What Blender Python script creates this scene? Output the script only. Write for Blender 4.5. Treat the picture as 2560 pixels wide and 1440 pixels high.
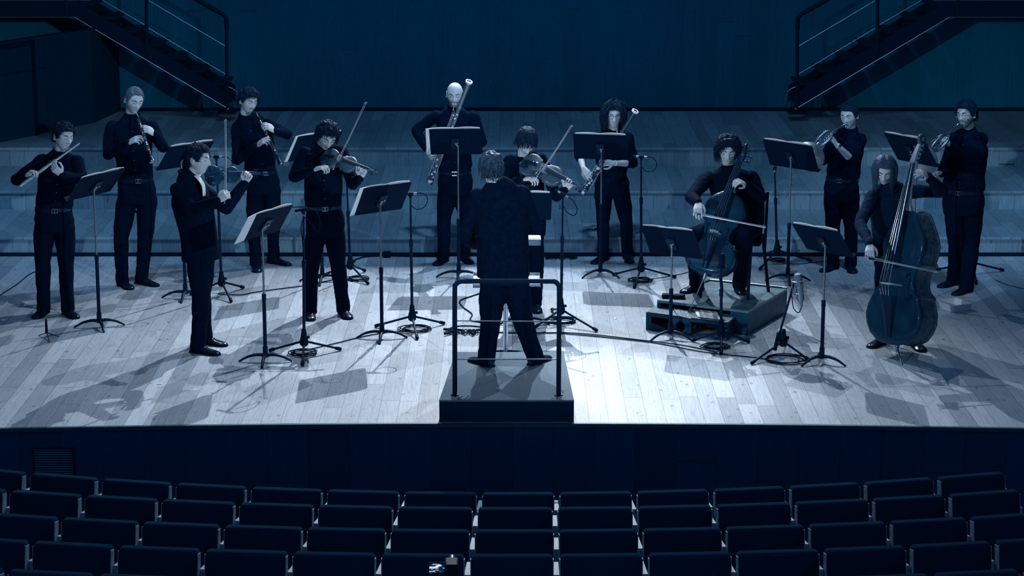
import bpy, bmesh, math, random
import numpy as np
from mathutils import Vector, Matrix, noise, Euler

for o in list(bpy.data.objects):
    bpy.data.objects.remove(o)
SC = bpy.context.scene
COL = SC.collection
random.seed(7)
PI = math.pi

# ---------------------------------------------------------------- camera
CF = 5600.0                       # focal length in pixels of a 2560 px wide frame
CP = math.atan(1270 / CF)         # downward pitch
CH = 4.6                          # height above the stage floor
CD = CH / math.tan(CP + math.atan(337 / CF))   # distance in front of the stage edge
cam = bpy.data.cameras.new('camera'); co = bpy.data.objects.new('camera', cam); COL.objects.link(co)
co.location = (0, -CD, CH); co.rotation_euler = (PI / 2 - CP, 0, 0)
cam.sensor_width = 36; cam.lens = CF / 2560 * 36; cam.clip_end = 200
SC.camera = co
SC.view_settings.view_transform = 'Standard'
SC.view_settings.look = 'None'
SC.view_settings.exposure = 0.0
SC.view_settings.gamma = 1.0
SC.view_settings.use_curve_mapping = False

# ---------------------------------------------------------------- light
w = bpy.data.worlds.new('world'); SC.world = w; w.use_nodes = True
bg = w.node_tree.nodes['Background']
bg.inputs[0].default_value = (0.14, 0.30, 0.52, 1); bg.inputs[1].default_value = 0.44

def aim(o, target):
    d = Vector(target) - o.location
    o.rotation_euler = d.to_track_quat('-Z', 'Y').to_euler()

def spot(loc, target, power, size, blend=0.35, radius=0.04, color=(1, 1, 1)):
    l = bpy.data.lights.new('spot_light', 'SPOT'); o = bpy.data.objects.new('spot_light', l); COL.objects.link(o)
    l.energy = power; l.spot_size = math.radians(size); l.spot_blend = blend
    l.shadow_soft_size = radius; l.color = color
    o.location = loc; aim(o, target)
    return o
# lamps over the risers, throwing the players' shadows towards the hall
spot((0.3, 9.2, 6.6), (-0.7, 0.2, 0), 3500, 62, 0.95, 0.02, (0.96, 0.98, 1))
spot((-3.4, 8.7, 11.5), (0.8, 0.8, 0), 1800, 42, 0.8, 0.025, (0.95, 0.97, 1))
spot((3.4, 8.7, 11.5), (-1.4, 1.2, 0), 2700, 46, 0.8, 0.025, (0.95, 0.97, 1))
# one narrow bright lamp on the floor right of the podium
spot((-1.2, 8.6, 11.5), (0.95, 1.0, 0), 7500, 12, 1.0, 0.03, (1, 1, 1))
# front of house lamps on the faces
spot((-9.5, -13, 6.0), (2.6, 4.2, 1.5), 5200, 18, 0.9, 0.10, (0.74, 0.89, 1))
spot((9.5, -13, 6.0), (-2.4, 4.2, 1.5), 5200, 18, 0.9, 0.10, (0.74, 0.89, 1))
# dim blue fill light added to brighten the back wall
spot((0, 3.0, 10.0), (0, 11.7, 3.2), 800, 62, 1.0, 0.3, (0.30, 0.66, 1.0))
# soft blue fill lights added to lift the lower risers
for wx in (-4.2, 0, 4.2): spot((wx, 1.5, 9.0), (wx, 6.6, 0.2), 1500, 33, 1.0, 0.4, (0.42, 0.70, 1.0))

# ---------------------------------------------------------------- pixel <-> place
def _dir(px, py):
    u = (px - 1280) / CF; v = (py - 720) / CF
    return u, math.cos(CP) - v * math.sin(CP), -math.sin(CP) - v * math.cos(CP)
def V(px, py, Y):
    d = _dir(px, py); t = (Y + CD) / d[1]
    return Vector((d[0] * t, Y, CH + d[2] * t))
def G(px, py, z=0.0):
    d = _dir(px, py); t = (z - CH) / d[2]
    return Vector((d[0] * t, -CD + d[1] * t, z))

# ---------------------------------------------------------------- materials
MATS = {}
def mat(name, color, rough=0.5, metal=0.0, spec=0.5, nscale=0, namt=0.15, bump=0.0, sheen=0.0, emit=None, coat=0.0, alpha=1.0, trans=0.0):
    if name in MATS: return MATS[name]
    m = bpy.data.materials.new(name); m.use_nodes = True; MATS[name] = m
    nt = m.node_tree; b = nt.nodes['Principled BSDF']
    b.inputs['Base Color'].default_value = (*color, 1)
    b.inputs['Roughness'].default_value = rough
    b.inputs['Metallic'].default_value = metal
    b.inputs['Specular IOR Level'].default_value = spec
    if max(color) < 0.125 and not metal: b.inputs['Specular Tint'].default_value = (0.10, 0.42, 1.0, 1)
    if sheen: b.inputs['Sheen Weight'].default_value = sheen; b.inputs['Sheen Roughness'].default_value = 0.5
    if coat: b.inputs['Coat Weight'].default_value = coat; b.inputs['Coat Roughness'].default_value = 0.12
    if emit: b.inputs['Emission Color'].default_value = (*emit[:3], 1); b.inputs['Emission Strength'].default_value = emit[3]
    if trans: b.inputs['Transmission Weight'].default_value = trans
    ns = nscale or 40
    tc = nt.nodes.new('ShaderNodeTexCoord'); n = nt.nodes.new('ShaderNodeTexNoise'); n.inputs['Scale'].default_value = ns; n.inputs['Detail'].default_value = 4
    nt.links.new(tc.outputs['Object'], n.inputs['Vector'])
    r = nt.nodes.new('ShaderNodeMapRange'); r.inputs['To Min'].default_value = 1 - namt; r.inputs['To Max'].default_value = 1 + namt
    r.inputs['From Min'].default_value = 0.3; r.inputs['From Max'].default_value = 0.7
    nt.links.new(n.outputs['Fac'], r.inputs['Value'])
    mx = nt.nodes.new('ShaderNodeVectorMath'); mx.operation = 'SCALE'; mx.inputs[0].default_value = color
    nt.links.new(r.outputs[0], mx.inputs['Scale']); nt.links.new(mx.outputs[0], b.inputs['Base Color'])
    if bump:
        bp = nt.nodes.new('ShaderNodeBump'); bp.inputs['Strength'].default_value = bump; bp.inputs['Distance'].default_value = 0.01
        nt.links.new(n.outputs['Fac'], bp.inputs['Height']); nt.links.new(bp.outputs[0], b.inputs['Normal'])
    return m

def wood_planks(name, dark, light, width, axis='X', length=2.6, stretch='Y', gap=0.015, rough=0.45, tone=0.35, knots=0.5, grain=1.0, spec=0.4, gapdark=0.18):
    """planks side by side along `axis`, their length along `stretch`"""
    m = bpy.data.materials.new(name); m.use_nodes = True; MATS[name] = m
    nt = m.node_tree; N = nt.nodes; L = nt.links; b = N['Principled BSDF']
    def mth(op, a, c=None, clamp=False):
        n = N.new('ShaderNodeMath'); n.operation = op; n.use_clamp = clamp
        for i, v in enumerate((a, c)):
            if v is None: continue
            if isinstance(v, (int, float)): n.inputs[i].default_value = v
            else: L.new(v, n.inputs[i])
        return n.outputs[0]
    tc = N.new('ShaderNodeTexCoord'); sp = N.new('ShaderNodeSeparateXYZ'); L.new(tc.outputs['Object'], sp.inputs[0])
    a = mth('DIVIDE', sp.outputs[axis], width); idx = mth('FLOOR', a); fr = mth('FRACT', a)
    wn = N.new('ShaderNodeTexWhiteNoise'); wn.noise_dimensions = '1D'; L.new(idx, wn.inputs['W'])
    s = mth('DIVIDE', sp.outputs[stretch], length); s = mth('ADD', s, mth('MULTIPLY', wn.outputs[0], 7.3)); sidx = mth('FLOOR', s); sfr = mth('FRACT', s)
    cmb = N.new('ShaderNodeCombineXYZ'); L.new(idx, cmb.inputs[0]); L.new(sidx, cmb.inputs[1])
    wn2 = N.new('ShaderNodeTexWhiteNoise'); wn2.noise_dimensions = '2D'; L.new(cmb.outputs[0], wn2.inputs['Vector'])
    # grain
    off = N.new('ShaderNodeVectorMath'); off.operation = 'SCALE'; L.new(wn2.outputs['Color'], off.inputs[0]); off.inputs['Scale'].default_value = 13
    add = N.new('ShaderNodeVectorMath'); add.operation = 'ADD'; L.new(tc.outputs['Object'], add.inputs[0]); L.new(off.outputs[0], add.inputs[1])
    mp = N.new('ShaderNodeMapping'); L.new(add.outputs[0], mp.inputs[0])
    sc = {'X': [9, 9, 9], }['X']; sc['XYZ'.index(stretch)] = 0.9
    mp.inputs['Scale'].default_value = sc
    big = N.new('ShaderNodeTexNoise'); big.inputs['Scale'].default_value = 1.0; big.inputs['Detail'].default_value = 1.5; big.inputs['Distortion'].default_value = 0.6; L.new(mp.outputs[0], big.inputs['Vector'])
    ring = mth('FRACT', mth('MULTIPLY', big.outputs['Fac'], 16 * grain))
    ring = mth('ABSOLUTE', mth('SUBTRACT', ring, 0.5))
    ring = mth('MULTIPLY', ring, 2.0)
    rl = N.new('ShaderNodeMapRange'); L.new(ring, rl.inputs['Value']); rl.inputs['From Min'].default_value = 0.0; rl.inputs['From Max'].default_value = 0.45; rl.inputs['To Min'].default_value = 0.80; rl.inputs['To Max'].default_value = 1.0
    mp2 = N.new('ShaderNodeMapping'); L.new(add.outputs[0], mp2.inputs[0]); sc2 = [90, 90, 90]; sc2['XYZ'.index(stretch)] = 2.5; mp2.inputs['Scale'].default_value = sc2
    fine = N.new('ShaderNodeTexNoise'); fine.inputs['Scale'].default_value = 1.0; fine.inputs['Detail'].default_value = 3; L.new(mp2.outputs[0], fine.inputs['Vector'])
    fl = N.new('ShaderNodeMapRange'); L.new(fine.outputs['Fac'], fl.inputs['Value']); fl.inputs['From Min'].default_value = 0.3; fl.inputs['From Max'].default_value = 0.7; fl.inputs['To Min'].default_value = 0.86; fl.inputs['To Max'].default_value = 1.10
    # knots
    mk = N.new('ShaderNodeMapping'); L.new(add.outputs[0], mk.inputs[0]); sk = [8.0] * 3; sk['XYZ'.index(stretch)] = 4.2; mk.inputs['Scale'].default_value = sk
    vo = N.new('ShaderNodeTexVoronoi'); vo.inputs['Scale'].default_value = 1.0; vo.inputs['Randomness'].default_value = 1.0; L.new(mk.outputs[0], vo.inputs['Vector'])
    kn = N.new('ShaderNodeMapRange'); L.new(vo.outputs['Distance'], kn.inputs['Value']); kn.inputs['From Min'].default_value = 0.03; kn.inputs['From Max'].default_value = 0.16; kn.inputs['To Min'].default_value = 1 - knots; kn.inputs['To Max'].default_value = 1.0
    # wear
    wr = N.new('ShaderNodeTexNoise'); wr.inputs['Scale'].default_value = 1.3; wr.inputs['Detail'].default_value = 6; wr.inputs['Roughness'].default_value = 0.65; L.new(tc.outputs['Object'], wr.inputs['Vector'])
    wl = N.new('ShaderNodeMapRange'); L.new(wr.outputs['Fac'], wl.inputs['Value']); wl.inputs['From Min'].default_value = 0.3; wl.inputs['From Max'].default_value = 0.7; wl.inputs['To Min'].default_value = 0.90; wl.inputs['To Max'].default_value = 1.08
    tn = N.new('ShaderNodeMapRange'); L.new(wn2.outputs['Value'], tn.inputs['Value']); tn.inputs['To Min'].default_value = 1 - tone; tn.inputs['To Max'].default_value = 1.0
    f = mth('MULTIPLY', rl.outputs[0], fl.outputs[0]); f = mth('MULTIPLY', f, kn.outputs[0]); f = mth('MULTIPLY', f, wl.outputs[0]); f = mth('MULTIPLY', f, tn.outputs[0])
    # gaps between planks and butt joints
    g1 = mth('LESS_THAN', fr, gap); g2 = mth('LESS_THAN', sfr, 0.0022)
    g = mth('MAXIMUM', g1, g2); gi = mth('SUBTRACT', 1.0, mth('MULTIPLY', g, 1 - gapdark)); f = mth('MULTIPLY', f, gi)
    mix = N.new('ShaderNodeMix'); mix.data_type = 'RGBA'; mix.inputs['A'].default_value = (*dark, 1); mix.inputs['B'].default_value = (*light, 1)
    L.new(f, mix.inputs['Factor']); L.new(mix.outputs['Result'], b.inputs['Base Color'])
    b.inputs['Roughness'].default_value = rough; b.inputs['Specular IOR Level'].default_value = spec
    bp = N.new('ShaderNodeBump'); bp.inputs['Strength'].default_value = 0.25; bp.inputs['Distance'].default_value = 0.004
    L.new(f, bp.inputs['Height']); L.new(bp.outputs[0], b.inputs['Normal'])
    return m

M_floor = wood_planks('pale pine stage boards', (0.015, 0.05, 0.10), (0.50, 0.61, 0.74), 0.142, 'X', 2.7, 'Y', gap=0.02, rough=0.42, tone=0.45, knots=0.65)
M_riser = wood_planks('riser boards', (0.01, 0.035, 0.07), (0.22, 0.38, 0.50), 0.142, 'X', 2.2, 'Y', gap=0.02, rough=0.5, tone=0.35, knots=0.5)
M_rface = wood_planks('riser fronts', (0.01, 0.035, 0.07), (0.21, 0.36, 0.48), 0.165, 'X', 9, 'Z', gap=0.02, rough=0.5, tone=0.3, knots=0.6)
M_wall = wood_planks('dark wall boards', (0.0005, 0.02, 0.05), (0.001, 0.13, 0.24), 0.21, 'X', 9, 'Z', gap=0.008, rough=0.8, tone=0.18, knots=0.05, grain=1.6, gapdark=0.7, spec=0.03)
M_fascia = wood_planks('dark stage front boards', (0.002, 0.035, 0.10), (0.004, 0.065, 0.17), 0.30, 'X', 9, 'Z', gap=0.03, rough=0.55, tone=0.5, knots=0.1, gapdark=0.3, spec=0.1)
NAVY = (0.0025, 0.0145, 0.042)
M_black = mat('black cloth', NAVY, 0.85, spec=0.12, nscale=120, namt=0.2)
M_shirt = mat('black shirt cotton', (0.0015, 0.0085, 0.026), 0.85, spec=0.02, nscale=25, namt=0.25)
M_trouser = mat('black trouser wool', (0.0014, 0.0085, 0.026), 0.9, spec=0.03, nscale=60, namt=0.2)
M_leather = mat('polished black leather', (0.003, 0.012, 0.03), 0.25, spec=0.4, coat=0.25)
M_metal_black = mat('black painted metal', (0.004, 0.016, 0.042), 0.42, spec=0.15)
M_desk = mat('black desk metal', (0.0020, 0.0125, 0.036), 0.6, spec=0.02)
M_chrome = mat('chrome', (0.62, 0.68, 0.76), 0.22, metal=1.0, namt=0.03)
M_steel = mat('grey steel tube', (0.25, 0.33, 0.42), 0.35, metal=0.9)
M_silver = mat('silver plate', (0.72, 0.78, 0.86), 0.2, metal=1.0, namt=0.05)
M_brass = mat('lacquered horn brass', (0.32, 0.39, 0.46), 0.28, metal=1.0, namt=0.08)
M_paper = mat('white sheet paper', (0.80, 0.84, 0.90), 0.8, nscale=12, namt=0.04)
M_plastic = mat('white plastic', (0.62, 0.68, 0.76), 0.45, nscale=8, namt=0.04)
M_rubber = mat('black rubber', (0.003, 0.012, 0.03), 0.6, spec=0.08)
M_skin = mat('skin', (0.52, 0.57, 0.64), 0.55, spec=0.3, nscale=60, namt=0.05)
M_lip = mat('lips', (0.38, 0.43, 0.50), 0.5, namt=0.05)
M_stub = mat('beard', (0.15, 0.20, 0.27), 0.8, nscale=150, namt=0.4)
M_hair = mat('dark hair', (0.006, 0.020, 0.048), 0.6, spec=0.14, nscale=120, namt=0.4)
M_hair_light = mat('light brown hair', (0.06, 0.10, 0.16), 0.45, spec=0.5, nscale=120, namt=0.35)
M_varnish = mat('varnished violin wood', (0.028, 0.075, 0.125), 0.34, spec=0.35, nscale=14, namt=0.3, coat=0.35)
M_varnish_dark = mat('dark varnish', (0.005, 0.038, 0.080), 0.38, spec=0.2, nscale=9, namt=0.3, coat=0.18)
M_rib = mat('worn brown bass ribs', (0.045, 0.095, 0.14), 0.4, spec=0.3, nscale=30, namt=0.5, coat=0.25)
M_ebony = mat('ebony', (0.004, 0.014, 0.035), 0.35, spec=0.5)
M_palewood = mat('pale maple', (0.34, 0.42, 0.52), 0.45, nscale=30, namt=0.15)
M_bowhair = mat('white horsehair', (0.62, 0.68, 0.76), 0.6, namt=0.05)
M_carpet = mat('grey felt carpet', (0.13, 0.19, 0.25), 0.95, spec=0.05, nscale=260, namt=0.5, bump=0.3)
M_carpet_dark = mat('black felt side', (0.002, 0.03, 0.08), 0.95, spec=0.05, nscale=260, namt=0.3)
M_seat = mat('dark blue velvet', (0.0016, 0.026, 0.066), 0.9, spec=0.0, nscale=160, namt=0.2, sheen=0.02)
M_seatside = mat('pale seat side panel', (0.24, 0.36, 0.47), 0.6, nscale=50, namt=0.35)
M_boxwood = mat('dark stained plywood', (0.010, 0.055, 0.10), 0.5, nscale=10, namt=0.3)
M_boxtop = mat('scuffed plywood top', (0.10, 0.19, 0.27), 0.4, nscale=7, namt=0.4)

# ---------------------------------------------------------------- mesh builder
class MB:
    def __init__(s): s.v = []; s.f = []; s.m = []; s.cur = 0
    def add(s, vs, fs):
        b = len(s.v); s.v.extend([tuple(v) for v in vs]); s.f.extend([tuple(b + i for i in f) for f in fs]); s.m.extend([s.cur] * len(fs)); return s
    def box(s, c, size, M=None):
        x, y, z = (a / 2 for a in size); vs = [Vector((i * x, j * y, k * z)) for i in (-1, 1) for j in (-1, 1) for k in (-1, 1)]
        M = M or Matrix.Identity(3); c = Vector(c)
        return s.add([c + M @ v for v in vs], [(0, 1, 3, 2), (4, 6, 7, 5), (0, 4, 5, 1), (2, 3, 7, 6), (0, 2, 6, 4), (1, 5, 7, 3)])
    def rings(s, rings, closed=False, cap=True):
        n = len(rings[0]); vs = [p for r in rings for p in r]; fs = []
        k = len(rings)
        for i in range(k if closed else k - 1):
            a = i * n; b = ((i + 1) % k) * n
            for j in range(n): fs.append((a + j, a + (j + 1) % n, b + (j + 1) % n, b + j))
        if cap and not closed:
            fs.append(tuple(range(n - 1, -1, -1))); fs.append(tuple(range((k - 1) * n, k * n)))
        return s.add(vs, fs)
    def tube(s, pts, r, n=8, closed=False, squash=None):
        pts = [Vector(p) for p in pts]; k = len(pts)
        if not hasattr(r, '__len__'): r = [r] * k
        T = []
        for i in range(k):
            a = pts[(i - 1) % k] if (closed or i > 0) else pts[i]; b = pts[(i + 1) % k] if (closed or i < k - 1) else pts[i]
            t = b - a; T.append(t.normalized() if t.length > 1e-9 else Vector((0, 0, 1)))
        up = Vector((0, 0, 1)) if abs(T[0].z) < 0.9 else Vector((1, 0, 0))
        nx = T[0].cross(up).normalized(); R = []
        for i in range(k):
            nx = (nx - T[i] * nx.dot(T[i])).normalized(); ny = T[i].cross(nx)
            rr = r[i]
            R.append([pts[i] + nx * (rr * math.cos(2 * PI * j / n)) + ny * (rr * math.sin(2 * PI * j / n) * (squash or 1)) for j in range(n)])
        return s.rings(R, closed)
    def caps(s, a, b, ra, rb, n=12, k=4):
        """capsule with round ends"""
        a = Vector(a); b = Vector(b); d = b - a; L = d.length; t = d / L if L > 1e-9 else Vector((0, 0, 1))
        pts = []; rr = []
        for i in range(k + 1):
            th = PI / 2 * i / k; pts.append(a - t * (ra * math.cos(th))); rr.append(max(ra * math.sin(th), ra * 0.02))
        for i in range(k + 1):
            th = PI / 2 * i / k; pts.append(b + t * (rb * math.sin(th))); rr.append(max(rb * math.cos(th), rb * 0.02))
        return s.tube(pts, rr, n)
    def chain(s, pts, rr, n=12):
        for i in range(len(pts) - 1): s.caps(pts[i], pts[i + 1], rr[i], rr[i + 1], n)
        return s
    def cyl(s, a, b, r, r2=None, n=16): return s.tube([a, b], [r, r if r2 is None else r2], n)
    def ell(s, c, size, M=None, n=16, k=10):
        c = Vector(c); M = M or Matrix.Identity(3); R = []
        for i in range(k + 1):
            th = -PI / 2 + PI * i / k; th = max(-PI / 2 + 0.02, min(PI / 2 - 0.02, th))
            R.append([c + M @ Vector((size[0] * math.cos(th) * math.cos(2 * PI * j / n), size[1] * math.cos(th) * math.sin(2 * PI * j / n), size[2] * math.sin(th))) for j in range(n)])
        return s.rings(R)
    def lathe(s, prof, a, axis, n=24):
        """prof: list (dist along axis, radius)"""
        a = Vector(a); t = Vector(axis).normalized(); up = Vector((0, 0, 1)) if abs(t.z) < 0.9 else Vector((1, 0, 0))
        nx = t.cross(up).normalized(); ny = t.cross(nx)
        return s.rings([[a + t * d + (nx * math.cos(2 * PI * j / n) + ny * math.sin(2 * PI * j / n)) * max(r, 1e-4) for j in range(n)] for d, r in prof])
    def prism(s, poly, z0, z1, M=None):
        M = M or Matrix.Identity(4); n = len(poly)
        vs = [M @ Vector((x, y, z0)) for x, y in poly] + [M @ Vector((x, y, z1)) for x, y in poly]
        fs = [tuple(range(n - 1, -1, -1)), tuple(range(n, 2 * n))] + [(i, (i + 1) % n, n + (i + 1) % n, n + i) for i in range(n)]
        return s.add(vs, fs)
    def quad(s, a, b, c, d): return s.add([a, b, c, d], [(0, 1, 2, 3)])
    def sheet(s, g, thick):
        """closed slab from a grid of points g[i][j], thick along the grid's own normal"""
        r = len(g); c = len(g[0]); nrm = (Vector(g[0][-1]) - Vector(g[0][0])).cross(Vector(g[-1][0]) - Vector(g[0][0])).normalized()
        top = [Vector(p) for row in g for p in row]; bot = [p - nrm * thick for p in top]; n = r * c; fs = []
        for i in range(r - 1):
            for j in range(c - 1):
                q = (i * c + j, i * c + j + 1, (i + 1) * c + j + 1, (i + 1) * c + j); fs.append(q); fs.append(tuple(n + k for k in reversed(q)))
        ed = [i for i in range(c)] + [i * c + c - 1 for i in range(1, r)] + [(r - 1) * c + j for j in range(c - 2, -1, -1)] + [i * c for i in range(r - 2, 0, -1)]
        for i in range(len(ed)):
            a, b = ed[i], ed[(i + 1) % len(ed)]; fs.append((b, a, n + a, n + b))
        return s.add(top + bot, fs)
    def build(s, name, mats, parent=None, smooth=True, angle=40, label=None):
        me = bpy.data.meshes.new(name); me.from_pydata(s.v, [], s.f)
        if not isinstance(mats, (list, tuple)): mats = [mats]
        for m in mats: me.materials.append(m)
        if len(mats) > 1: me.polygons.foreach_set('material_index', s.m)
        bm = bmesh.new(); bm.from_mesh(me); bmesh.ops.recalc_face_normals(bm, faces=bm.faces); bm.to_mesh(me); bm.free()
        if smooth:
            me.shade_smooth(); me.set_sharp_from_angle(angle=math.radians(angle))
        o = bpy.data.objects.new(name, me); COL.objects.link(o)
        if parent: attach(o, parent)
        if label: o['label'] = label
        return o

def attach(o, parent):
    """parent keeping the world place (parents here only have location + z turn)"""
    o.parent = parent
    o.matrix_parent_inverse = pmat(parent).inverted()
def pmat(o):
    m = Matrix.LocRotScale(o.location, o.rotation_euler, o.scale)
    if o.parent: m = pmat(o.parent) @ o.matrix_parent_inverse @ m
    return m

def thing(name, label, cat, loc=(0, 0, 0), group=None, rz=0.0):
    o = bpy.data.objects.new(name, None); COL.objects.link(o); o.empty_display_size = 0.1
    o.location = loc; o.rotation_euler = (0, 0, rz); o['label'] = label; o['category'] = cat
    if group: o['group'] = group
    return o
def tag(o, label, cat, group=None, kind=None):
    o['label'] = label; o['category'] = cat
    if group: o['group'] = group
    if kind: o['kind'] = kind
    return o
def struct(o, label=None, cat=None):
    o['kind'] = 'structure'
    if label: o['label'] = label
    if cat: o['category'] = cat
    return o
def copy_tree(o, parent=None):
    c = o.copy(); COL.objects.link(c)
    if parent: c.parent = parent
    for ch in list(o.children): copy_tree(ch, c)
    return c
def bevel(o, w=0.01, seg=3):
    md = o.modifiers.new('bevel', 'BEVEL'); md.width = w; md.segments = seg; md.limit_method = 'ANGLE'; md.angle_limit = math.radians(35)
    return o
def arc(c, r, a0, a1, n, ax=Vector((1, 0, 0)), ay=Vector((0, 0, 1))):
    return [Vector(c) + ax * (r * math.cos(a0 + (a1 - a0) * i / n)) + ay * (r * math.sin(a0 + (a1 - a0) * i / n)) for i in range(n + 1)]
def spline(pts, n=8):
    """Catmull-Rom through pts"""
    P = [Vector(p) for p in pts]; P = [2 * P[0] - P[1]] + P + [2 * P[-1] - P[-2]]; out = []
    for i in range(1, len(P) - 2):
        for k in range(n):
            t = k / n; a, b, c, d = P[i - 1:i + 3]
            out.append(0.5 * ((2 * b) + (c - a) * t + (2 * a - 5 * b + 4 * c - d) * t * t + (3 * b - a - 3 * c + d) * t ** 3))
    out.append(P[-2]); return out
# ================================================================ the setting
YB = 5.906
Z1, Y2, Z2, Y3, Z3, YW = 0.194, 7.367, 0.391, 8.917, 0.599, 11.77
def edge_y(x): return -x * x / 104.0 + 0.0

# stage floor (curved front edge) ; top at z = 0
m = MB(); N = 48; XS = 11.0; xs = [-XS + 2 * XS * i / N for i in range(N + 1)]
poly = [(x, edge_y(x) + 0.004) for x in xs] + [(XS, YB + 0.02), (-XS, YB + 0.02)]
m.prism(poly, -0.06, 0.0)
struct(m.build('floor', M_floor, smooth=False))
# nosing along the stage front
m = MB(); R = []
for x in xs:
    y = edge_y(x); R.append([Vector((x, y - 0.03, 0.002)), Vector((x, y, 0.003)), Vector((x, y, -0.026)), Vector((x, y - 0.03, -0.026))])
m.rings(R)
struct(m.build('trim_1', mat('stage nosing', (0.03, 0.075, 0.12), 0.5), smooth=False))
# stage front
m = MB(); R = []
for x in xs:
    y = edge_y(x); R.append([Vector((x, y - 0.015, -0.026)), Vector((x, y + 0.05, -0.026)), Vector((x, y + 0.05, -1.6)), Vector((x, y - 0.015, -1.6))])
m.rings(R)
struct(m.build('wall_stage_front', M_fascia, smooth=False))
# vents in the stage front
vent0 = None
for (px, py) in ((141, 1150), (565, 1172), (975, 1190), (1415, 1190), (1825, 1172), (2252, 1152)):
    p = V(px, py, -0.03); y = edge_y(p.x) - 0.02
    if vent0 is None:
        t = thing('vent_grille', 'v', 'vent', (p.x, y, p.z), 'louvred vents in the stage front')
        f = MB()
        for sx in (-1, 1): f.box((p.x + sx * 0.145, y, p.z), (0.012, 0.02, 0.24))
        for sz in (-1, 1): f.box((p.x, y, p.z + sz * 0.12), (0.30, 0.02, 0.012))
        f.build('frame', mat('vent frame', (0.004, 0.018, 0.05), 0.5), t, smooth=False)
        f = MB()
        for k in range(13): f.box((p.x, y - 0.004, p.z - 0.108 + k * 0.018), (0.28, 0.010, 0.004), Matrix.Rotation(0.5, 3, 'X'))
        f.build('louvre', mat('vent louvre', (0.06, 0.16, 0.28), 0.4), t, smooth=False)
        vent0 = t; v = t
    else:
        v = copy_tree(vent0); v.location = (p.x, y, p.z)
    v['label'] = {141: 'louvred vent in the stage front at the far left, above the front row of seats',
                  565: 'faint louvred vent in the stage front, second from the left',
                  975: 'faint louvred vent in the stage front just left of the podium',
                  1415: 'faint louvred vent in the stage front just right of the podium middle',
                  1825: 'faint louvred vent in the stage front, second from the right',
                  2252: 'louvred vent in the stage front at the far right below the double bass'}[px]

# risers
def riser(name, y0, y1, z0, z1, label):
    m = MB(); m.box((0, (y0 + y1) / 2, (z0 + z1 - 0.03) / 2), (2 * XS, y1 - y0, z1 - 0.03 - z0))
    o = m.build(name, M_rface, smooth=False); struct(o, label)
    m = MB(); m.box((0, (y0 + y1) / 2 - 0.01, z1 - 0.015), (2 * XS, y1 - y0 + 0.02, 0.03))
    o2 = m.build('tread', M_riser, o, smooth=False); bevel(o2, 0.006, 2)
    return o
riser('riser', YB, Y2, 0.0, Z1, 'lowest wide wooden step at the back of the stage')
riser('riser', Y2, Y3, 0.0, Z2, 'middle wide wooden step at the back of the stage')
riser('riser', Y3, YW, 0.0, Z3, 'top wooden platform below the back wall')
m = MB(); m.box((0, YB - 0.012, 0.018), (2 * XS, 0.02, 0.036)); struct(m.build('baseboard_riser', M_rubber, smooth=False))

# walls
m = MB(); m.box((0, YW + 0.05, 4.0), (2 * XS, 0.1, 7.6)); struct(m.build('wall_back', M_wall, smooth=False))
m = MB(); m.box((0, YW - 0.015, Z3 + 0.02), (2 * XS, 0.03, 0.04)); struct(m.build('baseboard_back', mat('black baseboard', (0.001, 0.006, 0.02), 0.6), smooth=False))
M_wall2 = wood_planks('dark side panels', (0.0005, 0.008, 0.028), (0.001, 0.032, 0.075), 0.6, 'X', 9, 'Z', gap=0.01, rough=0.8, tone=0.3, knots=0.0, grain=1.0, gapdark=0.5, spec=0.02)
def slab(name, a, b, z0, z1, t, mt):
    a = Vector((a[0], a[1], 0)); b = Vector((b[0], b[1], 0)); d = (b - a).normalized(); n = Vector((-d.y, d.x, 0)) * t
    m = MB(); q = [a, b, b + n, a + n]; m.add([p + Vector((0, 0, z0)) for p in q] + [p + Vector((0, 0, z1)) for p in q], [(0, 3, 2, 1), (4, 5, 6, 7), (0, 1, 5, 4), (1, 2, 6, 5), (2, 3, 7, 6), (3, 0, 4, 7)])
    return m.build(name, mt, smooth=False)
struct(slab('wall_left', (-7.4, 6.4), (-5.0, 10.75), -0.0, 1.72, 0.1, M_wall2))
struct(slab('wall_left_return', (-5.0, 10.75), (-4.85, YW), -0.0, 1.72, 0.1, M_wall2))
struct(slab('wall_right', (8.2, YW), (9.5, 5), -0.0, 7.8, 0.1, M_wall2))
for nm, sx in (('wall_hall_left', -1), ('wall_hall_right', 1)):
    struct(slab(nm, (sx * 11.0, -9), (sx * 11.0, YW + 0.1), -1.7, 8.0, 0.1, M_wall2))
# door in the left wall
a = G(82, 337, Z3); dl = (Vector((-5.0, 10.75, 0)) - Vector((-7.4, 6.4, 0))).normalized(); nn = Vector((dl.y, -dl.x, 0))
p0 = Vector((-7.4, 6.4, 0)) + dl * ((Vector((a.x, a.y, 0)) - Vector((-7.4, 6.4, 0))).dot(dl))
M3 = Matrix((dl, -nn, Vector((0, 0, 1)))).transposed()
m = MB(); m.box(p0 - dl * 0.46 + nn * 0.012 + Vector((0, 0, Z3 + 0.52)), (0.92, 0.02, 1.04), M3)
d1 = struct(m.build('door_1', M_wall2, smooth=False))
m = MB(); m.box(p0 + nn * 0.02 + Vector((0, 0, Z3 + 0.55)), (0.05, 0.03, 1.1), M3); m.box(p0 - dl * 0.46 + nn * 0.02 + Vector((0, 0, Z3 + 1.07)), (0.97, 0.03, 0.05), M3)
m.build('door_frame', mat('black door frame', (0.0008, 0.006, 0.022), 0.6), d1, smooth=False)

m = MB(); m.box((0, 8.2, 12.9), (2 * XS, 9.0, 0.1)); struct(m.build('ceiling', M_fascia, smooth=False))
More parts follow.
